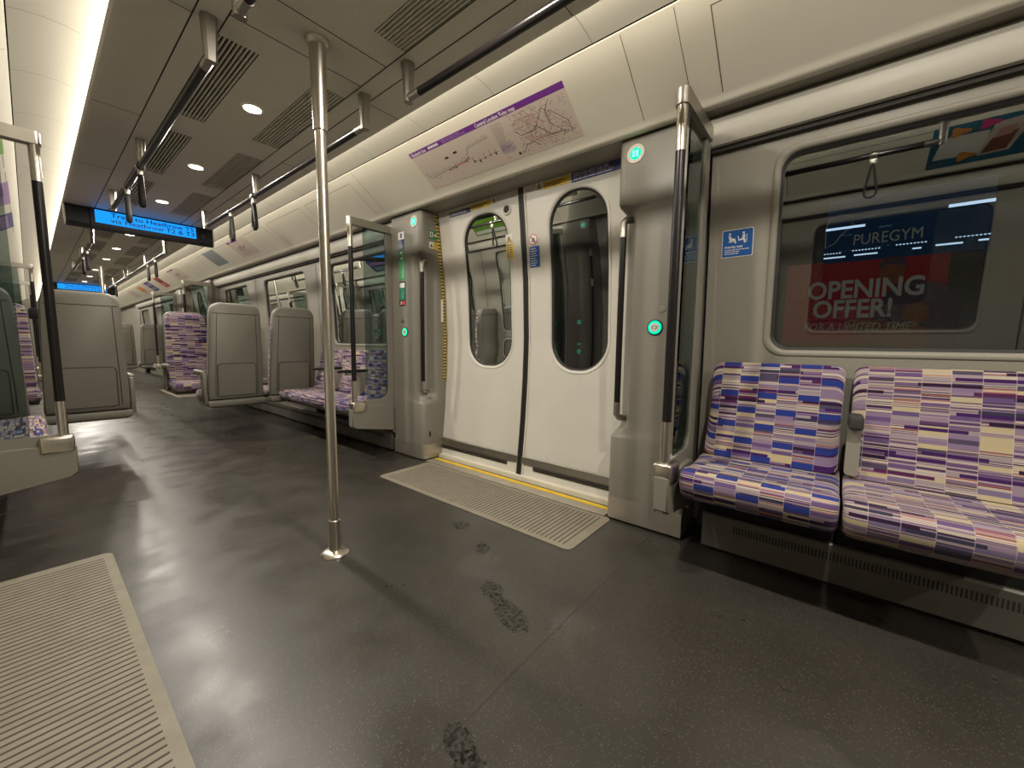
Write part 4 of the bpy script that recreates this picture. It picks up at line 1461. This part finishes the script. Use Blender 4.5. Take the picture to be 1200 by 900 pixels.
# ------------------------------------------------------------------ passenger information displays
def display(y, label, words):
    root = thing('information_display', label, 'display', (0.829, y, 2.1))
    m_ = MB()
    outl = []
    x0, x1 = 0.285, 1.372
    prof_side = [(0.0, 2.188), (-0.004, 2.04), (0.012, 2.014), (0.06, 2.006), (0.10, 2.03), (0.11, 2.188)]
    m_.prism(prof_side, lambda p: (x0, y + p[0], p[1]), lambda p: (x1, y + p[0], p[1]))
    body = m_.build('housing', M['black'], root, angle=30)
    m_ = MB()
    m_.prism([(-0.012, 2.189), (-0.016, 2.045), (0.0, 2.012), (0.02, 2.012), (0.02, 2.189)], lambda p: (x0 + 0.155, y + p[0], p[1]), lambda p: (x1 - 0.115, y + p[0], p[1]))
    m_.build('bezel', M['black'], root)
    m_ = MB()
    m_.prism([(-0.006, 2.188), (-0.014, 2.10), (0.0, 2.01), (0.05, 2.0), (0.11, 2.03), (0.11, 2.188)], lambda p: (x0 - 0.008, y + p[0], p[1]), lambda p: (x0, y + p[0], p[1]))
    m_.prism([(-0.006, 2.188), (-0.014, 2.10), (0.0, 2.01), (0.05, 2.0), (0.11, 2.03), (0.11, 2.188)], lambda p: (x1, y + p[0], p[1]), lambda p: (x1 + 0.008, y + p[0], p[1]))
    m_.build('end_cap', M['steelbar'], root)
    f = lambda x, z, o: (x, y - 0.012 - 0.004 * (2.189 - z) / 0.144 - o, z)
    xs0, xs1, z0, z1 = 0.470, 1.222, 2.060, 2.176
    m_ = MB()
    m_.add([f(xs0, z0, 0.002), f(xs1, z0, 0.002), f(xs1, z1, 0.002), f(xs0, z1, 0.002)], [(0, 1, 2, 3)])
    sc = m_.build('screen', M['blue_screen'], root, smooth=False)
    if words:
        text('Train to Heathrow T5', 0.057, f((xs0 + xs1) / 2 + 0.045, 2.128, 0.0035), (1, 0, 0), (0, 0, 1), M['screentext'], root, align='CENTER', squash=1.22, bold=0.0006)
        text('via Heathrow T2 & T3', 0.057, f((xs0 + xs1) / 2 + 0.045, 2.078, 0.0035), (1, 0, 0), (0, 0, 1), M['screentext'], root, align='CENTER', squash=1.22, bold=0.0006)
    MB().cyl(f(1.285, 2.10, 0.0 - 0.012), f(1.285, 2.10, 0.006 - 0.012), 0.020, n=20).build('camera_eye', M['seam'], root)
    return root
display(5.44, 'blue lit ceiling display reading Train to Heathrow, nearer of the two', True)
display(13.14, 'small distant blue ceiling display above the left grey seat back', True)

# ------------------------------------------------------------------ floor treads and wet marks
def tread(x0, x1, ya, yb, label):
    root = thing('ribbed_tread', label, 'floor mat', ((x0 + x1) / 2, (ya + yb) / 2, 0))
    m_ = MB()
    m_.prism(rrect(x0, x1, ya, yb, 0.035, 5), lambda p: (p[0], p[1], 0.0005), lambda p: (p[0], p[1], 0.0035))
    m_.build('tread_plate', M['mat'], root, angle=30)
    g = MB()
    y = ya + 0.055
    while y < yb - 0.05:
        g.box(x0 + 0.035, x1 - 0.03, y, y + 0.0065, 0.003, 0.0040)
        y += 0.0265
    g.build('tread_grooves', M['matgroove'], root, smooth=False)
    return root
tread(1.545, 2.0, 0.905, 2.515, 'beige ribbed floor tread lying in front of the white doors')
tread(-0.32, 0.172, 0.93, 2.505, 'beige ribbed floor tread filling the bottom left corner')
tread(1.545, 2.0, 8.62, 10.2, 'distant beige floor tread at the second doorway')

def footprint(x, y, ang, pts_list, label):
    root = None
    m_ = MB()
    for blob in pts_list:
        cx, cy, ra, rb = blob
        n = 26
        ring = []
        rr = random.Random(int((x + cy) * 1000))
        for i in range(n):
            a = 2 * PI * i / n
            k = 1 + rr.uniform(-0.13, 0.13)
            px, py = cx + ra * k * math.cos(a), cy + rb * k * math.sin(a)
            ring.append((x + px * math.cos(ang) - py * math.sin(ang), y + px * math.sin(ang) + py * math.cos(ang), 0.0008))
        m_.add(ring, [tuple(range(n))])
    o = m_.build('wet_footprint', M['wet'], smooth=False, recalc=False)
    tag(o, label, 'footprint', 'wet footprints')
    return o
big = math.atan2(0.30, 0.13)
footprint(1.05, 0.885, big, [(0.115, 0.0, 0.055, 0.040), (0.045, 0.006, 0.04, 0.026), (-0.055, 0.0, 0.095, 0.047)], 'large wet shoe print on the dark floor between tread and camera')
footprint(1.40, 1.485, 1.2, [(0.0, 0.0, 0.055, 0.042)], 'faint wet mark on the floor just off the door tread')
footprint(1.30, 1.232, 0.4, [(0.0, 0.0, 0.05, 0.036), (0.03, 0.02, 0.03, 0.025)], 'faint wet mark between the big shoe print and the door tread')
footprint(0.585, 0.615, big, [(0.03, 0.0, 0.06, 0.035), (-0.05, 0.0, 0.06, 0.042)], 'wet shoe print at the bottom edge of the photo')

# ------------------------------------------------------------------ notices and maps on the slanted panels
def plate_on_cove(root, sd, ya, yb, t0, t1, material, name, off=0.0012, thick=0.0008):
    m_ = MB()
    m_.loft([[cove(sd, y, t, off) for y, t in ((ya, t0), (yb, t0), (yb, t1), (ya, t1))], [cove(sd, y, t, off - thick) for y, t in ((ya, t0), (yb, t0), (yb, t1), (ya, t1))]])
    return m_.build(name, material, root, smooth=False)

def strip_lines(root, pts_sets, f, width, material, name, off):
    """thin ribbons through (u, v) points given in metres on a surface f(u, v, off)"""
    m_ = MB()
    for pts in pts_sets:
        for (a, b) in zip(pts, pts[1:]):
            d = Vector((b[0] - a[0], b[1] - a[1]))
            if d.length < 1e-6: continue
            nrm = Vector((-d.y, d.x)).normalized() * width / 2
            m_.quad(f(a[0] + nrm.x, a[1] + nrm.y, off), f(b[0] + nrm.x, b[1] + nrm.y, off), f(b[0] - nrm.x, b[1] - nrm.y, off), f(a[0] - nrm.x, a[1] - nrm.y, off))
    m_.build(name, material, root, smooth=False)

def line_map(sd, ya, label):
    """the long map over the doors: u runs in reading direction from ya, v runs up from the bottom"""
    L, Hh = 1.19, 0.272
    root = thing('wall_map', label, 'map', tuple(cove(sd, ya - L / 2, 0.5)))
    f = lambda u, v, o: cove(sd, ya - u, 0.855 - v / 0.394, o)
    def rect(u0, u1, v0, v1, material, name, o):
        m_ = MB(); m_.quad(f(u0, v0, o), f(u1, v0, o), f(u1, v1, o), f(u0, v1, o))
        return m_.build(name, material, root, smooth=False)
    plate_on_cove(root, sd, ya, ya - L, 0.855 - Hh / 0.394, 0.855, M['paper'], 'map_sheet')
    rect(0, L, Hh - 0.032, Hh, M['purple'], 'purple_header', 0.0016)
    ux, uy = cove_axes(sd)
    text('Elizabeth line', 0.027, f(0.015, Hh - 0.026, 0.0022), ux, uy, M['white'], root, bold=0.0006)
    text('Central London Tube map', 0.027, f(0.60, Hh - 0.026, 0.0022), ux, uy, M['white'], root, bold=0.0006)
    lines_on(root, lambda u, v: f(u, v, 0.0022), 0.185, 0.30, Hh - 0.024, Hh - 0.008, 1, M['white'], thick=0.9, ragged=0, seed=1)
    lines_on(root, lambda u, v: f(u, v, 0.0022), 0.315, 0.58, Hh - 0.028, Hh - 0.005, 3, M['lilac'], thick=0.5, seed=2)
    # the line diagram: trunk, two branches, station ticks
    trunk = [(0.02, 0.115), (0.06, 0.075), (0.11, 0.082), (0.40, 0.105), (0.44, 0.118)]
    bra = [(0.44, 0.118), (0.455, 0.15), (0.47, 0.165), (0.64, 0.175)]
    brb = [(0.44, 0.118), (0.46, 0.085), (0.49, 0.075), (0.66, 0.085)]
    strip_lines(root, [trunk, bra, brb, [(0.09, 0.075), (0.12, 0.06), (0.14, 0.065)]], f, 0.003, M['greyink'], 'route_lines', 0.0017)
    ticks, dots, reds = MB(), MB(), MB()
    rr = random.Random(5)
    for pl, n in ((trunk, 20), (bra, 12), (brb, 5)):
        for k in range(n):
            t = (k + 0.5) / n
            u = pl[0][0] + (pl[-1][0] - pl[0][0]) * t
            v = pl[-1][1]
            for (a, b) in zip(pl, pl[1:]):
                if a[0] <= u <= b[0]:
                    v = a[1] + (b[1] - a[1]) * (u - a[0]) / max(1e-6, b[0] - a[0])
            ln = rr.uniform(0.012, 0.03)
            q = [(u - 0.002, v), (u + 0.002, v), (u + 0.002 + 0.5 * ln * 0.3, v + ln), (u - 0.002 + 0.5 * ln * 0.3, v + ln)]
            ticks.quad(*[f(a, b, 0.0018) for a, b in q])
            if n == 20 and k > 9 or n == 5:
                h2 = rr.uniform(0.008, 0.02)
                (dots if rr.random() < 0.55 else reds).quad(*[f(a, b, 0.002) for a, b in ((u - 0.005, v - h2), (u + 0.005, v - h2), (u + 0.005, v + 0.002), (u - 0.005, v + 0.002))])
    for (u, v) in ((0.26, 0.155), (0.345, 0.165)):
        MB().quad(*[f(a, b, 0.002) for a, b in ((u, v), (u + 0.032, v), (u + 0.032, v + 0.013), (u, v + 0.013))]).build('interchange_box', M['ink'], root, smooth=False)
    ticks.build('station_names', M['greyink'], root, smooth=False)
    dots.build('station_boxes', M['ink'], root, smooth=False)
    reds.build('station_marks', M['redink'], root, smooth=False)
    # key column
    lines_on(root, lambda u, v: f(u, v, 0.0018), 0.69, 0.78, 0.05, 0.225, 20, M['greyink'], thick=0.3, seed=7)
    lines_on(root, lambda u, v: f(u, v, 0.0018), 0.685, 0.80, 0.06, 0.11, 7, M['lilac'], thick=0.4, seed=9)
    lines_on(root, lambda u, v: f(u, v, 0.0018), 0.69, 0.74, 0.018, 0.035, 2, M['pinkink'], thick=0.4, seed=10)
    m_ = MB(); m_.add([f(0.79 + 0.009 * math.cos(a), 0.028 + 0.009 * math.sin(a), 0.0018) for a in [2 * PI * k / 14 for k in range(14)]], [tuple(range(14))]); m_.build('round_mark', M['ink'], root, smooth=False)
    lines_on(root, lambda u, v: f(u, v, 0.0018), 0.805, 0.84, 0.02, 0.036, 2, M['greyink'], thick=0.5, seed=12)
    # city network
    x0, x1, y0, y1 = 0.82, 1.18, 0.012, 0.232
    rr = random.Random(21)
    nets = {'greyink': [], 'pinkink': [], 'redink': [], 'ink': []}
    keys = ['greyink', 'greyink', 'pinkink', 'pinkink', 'redink', 'greyink', 'ink', 'pinkink']
    for k in range(30):
        h = rr.random() < 0.55
        u, v = (x0 + rr.random() * 0.08, rr.uniform(y0, y1)) if h else (rr.uniform(x0, x1), y0 + rr.random() * 0.05)
        pts = [(u, v)]
        dirs = [0, PI / 4, -PI / 4] if h else [PI / 2, PI / 4, 3 * PI / 4]
        for s in range(7):
            a = rr.choice(dirs)
            l = rr.uniform(0.02, 0.07)
            u2, v2 = u + l * math.cos(a), v + l * math.sin(a)
            if not (x0 <= u2 <= x1 and y0 <= v2 <= y1): break
            u, v = u2, v2
            pts.append((u, v))
        nets[rr.choice(keys)].append(pts)
    for i, (kk, sets) in enumerate(nets.items()):
        strip_lines(root, sets, f, 0.0023, M[kk], 'network_lines', 0.0017 + 0.0001 * i)
    m_, m2 = MB(), MB()
    for k in range(230):
        u, v = rr.uniform(x0, x1 - 0.012), rr.uniform(y0, y1)
        w_ = rr.uniform(0.004, 0.012)
        (m_ if rr.random() < 0.7 else m2).quad(f(u, v, 0.0022), f(u + w_, v, 0.0022), f(u + w_, v + 0.0028, 0.0022), f(u, v + 0.0028, 0.0022))
    m_.build('network_names', M['greyink'], root, smooth=False)
    m2.build('network_stations', M['pinkink'], root, smooth=False)
    return root
line_map(1, 2.285, 'long route map with a purple header above the white doors')

def poster(sd, ya, yb, t0, t1, label, kind, cat='poster'):
    """ya is the edge read first"""
    sg = -1 if yb < ya else 1
    root = thing('wall_poster', label, cat, tuple(cove(sd, (ya + yb) / 2, 0.5)))
    w_ = abs(yb - ya)
    hh = (t1 - t0) * 0.394
    f = lambda u, v, o: cove(sd, ya + sg * u * w_, t1 - v * (t1 - t0), o)
    def rect(u0, u1, v0, v1, material, name, o=0.0018):
        m_ = MB(); m_.quad(f(u0, v0, o), f(u1, v0, o), f(u1, v1, o), f(u0, v1, o)); return m_.build(name, M[material], root, smooth=False)
    base = {'map': 'paper', 'grey': 'adgrey', 'red': 'red', 'navy': 'navy', 'white': 'paper', 'orange': 'paper', 'teal': 'adblue', 'green': 'adgreen', 'purple': 'lilac'}[kind]
    plate_on_cove(root, sd, ya, yb, t0, t1, M[base], 'poster_sheet')
    ff = lambda u, v: f(u, v, 0.0022)
    sd_ = int(abs(ya) * 100)
    if kind == 'map':
        rect(0.0, 0.62, 0.90, 1.0, 'purple', 'purple_header')
        rect(0.18, 0.24, 0.905, 0.995, 'white', 'header_gap', 0.002)
        lines_on(root, ff, 0.25, 0.7, 0.35, 0.6, 3, M['ink'], thick=0.35, seed=sd_)
        lines_on(root, ff, 0.2, 0.9, 0.1, 0.3, 4, M['greyink'], thick=0.25, seed=sd_ + 1)
        rect(0.42, 0.46, 0.55, 0.66, 'ink', 'map_symbol'); rect(0.60, 0.64, 0.5, 0.58, 'redink', 'map_symbol')
    elif kind == 'grey':
        lines_on(root, ff, 0.1, 0.9, 0.1, 0.9, 9, M['greyink'], thick=0.2, seed=sd_)
    elif kind == 'red':
        rect(0.12, 0.88, 0.50, 0.85, 'brown', 'dark_block'); lines_on(root, ff, 0.15, 0.85, 0.12, 0.42, 4, M['white'], thick=0.4, seed=sd_)
    elif kind == 'navy':
        rect(0.1, 0.9, 0.55, 0.85, 'lilac', 'lilac_block'); rect(0.1, 0.9, 0.15, 0.4, 'adgrey', 'grey_block')
    elif kind == 'white':
        lines_on(root, ff, 0.1, 0.9, 0.2, 0.9, 6, M['greyink'], thick=0.2, seed=sd_)
    elif kind == 'orange':
        rect(0.05, 0.95, 0.3, 0.95, 'orange', 'orange_block')
    elif kind == 'green':
        rect(0.03, 0.97, 0.05, 0.14, 'white', 'white_foot')
    elif kind == 'purple':
        lines_on(root, ff, 0.1, 0.9, 0.2, 0.9, 4, M['purple'], thick=0.5, seed=sd_)
    elif kind == 'teal':
        g = lambda u, v, o: f(1.06 - u * 0.92, v, o)
        # picture postcards and loose petals, as mirrored in the window
        m_ = MB(); m_.quad(g(0.10, 0.22, 0.002), g(0.42, 0.20, 0.002), g(0.44, 0.72, 0.002), g(0.14, 0.74, 0.002)); m_.build('white_card', M['white'], root, smooth=False)
        m_ = MB(); m_.quad(g(0.40, 0.14, 0.0024), g(0.60, 0.16, 0.0024), g(0.70, 0.92, 0.0024), g(0.46, 0.86, 0.0024)); m_.build('picture_card', M['paper'], root, smooth=False)
        m_ = MB(); m_.quad(g(0.42, 0.18, 0.0027), g(0.58, 0.2, 0.0027), g(0.62, 0.62, 0.0027), g(0.47, 0.52, 0.0027)); m_.build('picture_print', M['brown'], root, smooth=False)
        m_ = MB(); m_.quad(g(0.48, 0.5, 0.003), g(0.58, 0.54, 0.003), g(0.6, 0.74, 0.003), g(0.5, 0.7, 0.003)); m_.build('picture_highlight', M['pinkink'], root, smooth=False)
        for (u, v, c) in ((0.24, 0.82, 'orange'), (0.42, 0.88, 'pink'), (0.32, 0.2, 'orange')):
            m_ = MB(); m_.add([g(u + 0.06 * math.cos(a) * (1 + 0.3 * math.cos(3 * a)), v + 0.10 * math.sin(a) * (1 + 0.3 * math.cos(3 * a)), 0.0028) for a in [2 * PI * k / 18 for k in range(18)]], [tuple(range(18))]); m_.build('petal', M[c], root, smooth=False)
        lines_on(root, lambda u, v: g(u, v, 0.0022), 0.78, 0.99, 0.62, 0.9, 2, M['white'], thick=0.45, ragged=0.1, seed=3)
        lines_on(root, lambda u, v: g(u, v, 0.0022), 0.08, 0.2, 0.04, 0.14, 2, M['greyink'], thick=0.4, seed=4)
    return root
poster(1, 6.14, 5.55, 0.17, 0.80, 'small map poster with purple heading left of the near hanging straps', 'map', 'map')
poster(1, 7.22, 6.72, 0.14, 0.76, 'plain grey blue poster on the slanted panel beyond the near small map', 'grey')
poster(1, 9.55, 8.85, 0.14, 0.78, 'second small map poster, above the distant black framed screen', 'map', 'map')
poster(1, 10.85, 10.45, 0.16, 0.80, 'narrow red poster on the slanted panel far down the train', 'red')
poster(1, 11.95, 11.45, 0.16, 0.80, 'narrow dark blue poster beyond the red one', 'navy')
poster(1, 12.95, 12.5, 0.16, 0.80, 'orange and white poster beyond the dark blue one', 'orange')
poster(1, 14.3, 13.6, 0.16, 0.80, 'white text poster farthest down the right side', 'white')
poster(-1, -1.25, -0.43, 0.12, 0.92, 'teal advert with picture cards, mirrored in the big window', 'teal')
poster(-1, 3.55, 4.45, 0.15, 0.85, 'green advert mirrored in the window of the left door', 'green')
poster(-1, 5.2, 6.0, 0.15, 0.85, 'purple poster mirrored in the narrow window beyond the doors', 'purple')
poster(-1, 6.4, 7.2, 0.15, 0.85, 'dark blue poster mirrored in the narrow window beyond the doors', 'navy')

# priority seat sign on the wall beside the big window
sg = thing('priority_sign', 'blue priority seat sign on the grey wall between glass screen and big window', 'sign', (SX(1, wall_s(1.45)), 0.395, 1.45))
wf = lambda y, z, o: (SX(1, wall_s(z) - o), y, z)
def wplate(poly, o, material, name):
    m_ = MB(); m_.loft([[wf(y, z, o) for y, z in poly], [wf(y, z, o - 0.0008) for y, z in poly]]); return m_.build(name, M[material], sg, smooth=False)
wplate(rrect(0.332, 0.462, 1.392, 1.518, 0.005, 3), 0.002, 'white', 'sign_border')
wplate(rrect(0.335, 0.459, 1.395, 1.515, 0.004, 3), 0.0028, 'signblue', 'sign_face')
U = lambda u, v: (0.459 - u * 0.124, 1.395 + v * 0.12)
def fig(pts, name='seated_figure'):
    m_ = MB(); m_.add([wf(*U(a, b), 0.0034) for a, b in pts], [tuple(range(len(pts)))]); m_.build(name, M['white'], sg, smooth=False)
circ = lambda u, v, r: [(u + r * math.cos(a), v + r * math.sin(a)) for a in [2 * PI * k / 14 for k in range(14)]]
fig(circ(0.24, 0.86, 0.042)); fig([(0.19, 0.80), (0.27, 0.79), (0.30, 0.70), (0.40, 0.68), (0.41, 0.60), (0.24, 0.58)])
fig([(0.34, 0.68), (0.42, 0.68), (0.47, 0.50), (0.42, 0.49)]); fig([(0.19, 0.58), (0.36, 0.58), (0.36, 0.55), (0.20, 0.55)], 'seat_mark')
fig(circ(0.70, 0.86, 0.042)); fig([(0.67, 0.80), (0.76, 0.80), (0.74, 0.60), (0.56, 0.58), (0.57, 0.63), (0.66, 0.66)])
fig([(0.70, 0.62), (0.77, 0.62), (0.78, 0.48), (0.72, 0.48)]); fig([(0.50, 0.76), (0.53, 0.76), (0.57, 0.58), (0.54, 0.57)], 'seat_mark'); fig([(0.80, 0.80), (0.82, 0.80), (0.82, 0.50), (0.80, 0.50)], 'stick_mark')
text('Priority seat', 0.015, wf(*U(0.08, 0.33), 0.0034), (0, -1, 0), (0, 0, 1), M['white'], sg, bold=0.0004)
lines_on(sg, lambda u, v: wf(*U(u, v), 0.0034), 0.08, 0.92, 0.07, 0.29, 3, M['white'], thick=0.35, ragged=0.4, seed=31)

# ------------------------------------------------------------------ outside the big window: lit hoarding on the platform
AX = 2.75
ad = thing('outside_hoarding', 'dark red gym hoarding with a painted navy window reflection, on the platform seen through the big window', 'advert', (AX, -0.1, 0.0))
RDn, UPn = (0, -1, 0), (0, 0, 1)
KS = (AX / 3.2)
HZ = lambda z: CAMH + (z - CAMH) * KS      # heights and places measured on a plane farther out
HY = lambda y: y * KS
def adbox(y0, y1, z0, z1, material, name, dx):
    return MB().box(AX - dx, AX - dx + 0.004, HY(y0), HY(y1), HZ(z0), HZ(z1)).build(name, M[material], ad, smooth=False)
MB().box(AX, AX + 0.06, HY(0.45), HY(-1.3), 0.0, HZ(2.1), 0.006).build('hoarding_board', M['black'], ad)
adbox(0.105, -0.575, 1.49, 1.86, 'mirrornavy', 'navy_reflection', 0.006)  # mirrored left window put onto the board as a navy patch
adbox(0.285, -0.44, 1.0, 1.50, 'adred', 'red_field', 0.005)
adbox(0.285, -0.30, 0.93, 1.0, 'adolive', 'floor_band', 0.005)
text('PUREGYM', 0.078 * 0.98, (AX - 0.008, HY(-0.028), HZ(1.585)), RDn, UPn, M['adtext'], ad, squash=0.76)
text('OPENING', 0.128, (AX - 0.008, HY(0.170), HZ(1.275)), RDn, UPn, M['adtext'], ad, bold=0.0032, squash=0.81)
text('OFFER!', 0.128, (AX - 0.008, HY(0.137), HZ(1.158)), RDn, UPn, M['adtext'], ad, bold=0.0032, squash=0.80)
text('FOR A LIMITED TIME*', 0.060, (AX - 0.008, HY(0.175), HZ(1.075)), RDn, UPn, M['adtext'], ad, squash=0.77, shear=0.2)
# tall rounded outline left of the gym name
m_ = MB()
ol = [(0.075, 1.60), (0.10, 1.585), (0.105, 1.70), (0.09, 1.755), (0.04, 1.775), (-0.02, 1.755), (-0.02, 1.70), (0.03, 1.655), (0.055, 1.61)]
m_.tube([(AX - 0.008, HY(y), HZ(z)) for y, z in ol], 0.0022, 6, True)
m_.build('outline_mark', M['adtext'], ad)
# printed athlete: head, shoulders and folded arms as flat print
def adshape(pts, material, name, dx):
    m_ = MB(); m_.loft([[(AX - dx, HY(y), HZ(z)) for y, z in pts], [(AX - dx + 0.0015, HY(y), HZ(z)) for y, z in pts]]); m_.build(name, M[material], ad, smooth=False)
ell = lambda y, z, a, b: [(y + a * math.cos(t), z + b * math.sin(t)) for t in [2 * PI * k / 22 for k in range(22)]]
adshape([(-0.30, 1.36), (-0.42, 1.33), (-0.50, 1.24), (-0.50, 0.95), (-0.14, 0.95), (-0.16, 1.2), (-0.22, 1.33)], 'adshirt', 'printed_shirt', 0.0062)
adshape(ell(-0.215, 1.41, 0.052, 0.072), 'adskin', 'printed_head', 0.0066)
adshape([(-0.155, 1.42), (-0.16, 1.47), (-0.19, 1.50), (-0.24, 1.50), (-0.272, 1.47), (-0.275, 1.42), (-0.25, 1.45), (-0.19, 1.455)], 'adshirt', 'printed_hair', 0.0068)
adshape([(-0.02, 1.13), (-0.10, 1.16), (-0.20, 1.13), (-0.36, 1.10), (-0.40, 1.03), (-0.36, 0.97), (-0.20, 0.985), (-0.06, 1.05)], 'adskin', 'printed_arms', 0.0066)
adshape(ell(-0.33, 1.17, 0.055, 0.06), 'adskin', 'printed_shoulder', 0.0064)

TX = AX - 0.016  # reflections of platform lights, made as glowing tubes on the board
def tube_reflection(ya, yb, za, zb, r):
    k = TX / 3.2
    MB().cyl((TX, ya * k, CAMH + (za - CAMH) * k), (TX, yb * k, CAMH + (zb - CAMH) * k), r, n=10).build('reflected_tube', M['tube'], ad)
for q in ((0.104, -0.078, 1.697, 0.006), (-0.413, -0.576, 1.737, 0.007), (0.104, 0.0, 1.525, 0.0035), (-0.04, -0.145, 1.528, 0.0035), (-0.29, -0.325, 1.532, 0.0035), (-0.38, -0.48, 1.537, 0.004), (-0.535, -0.57, 1.541, 0.004)):
    tube_reflection(q[0], q[1], q[2], q[2], q[3])
for (ya, yb, z) in ((0.104, 0.03, 1.55), (-0.03, -0.15, 1.555), (-0.22, -0.35, 1.562), (-0.45, -0.57, 1.568)):  # dotted reflections, likewise added as small glowing dashes
    m_ = MB()
    k = TX / 3.2
    y = ya
    while y > yb:
        m_.box(TX - 0.002, TX + 0.002, y * k, (y - 0.008) * k, CAMH + (z - CAMH) * k - 0.002, CAMH + (z - CAMH) * k + 0.002)
        y -= 0.0145
    m_.build('reflected_lamp_row', M['tube'], ad, smooth=False)
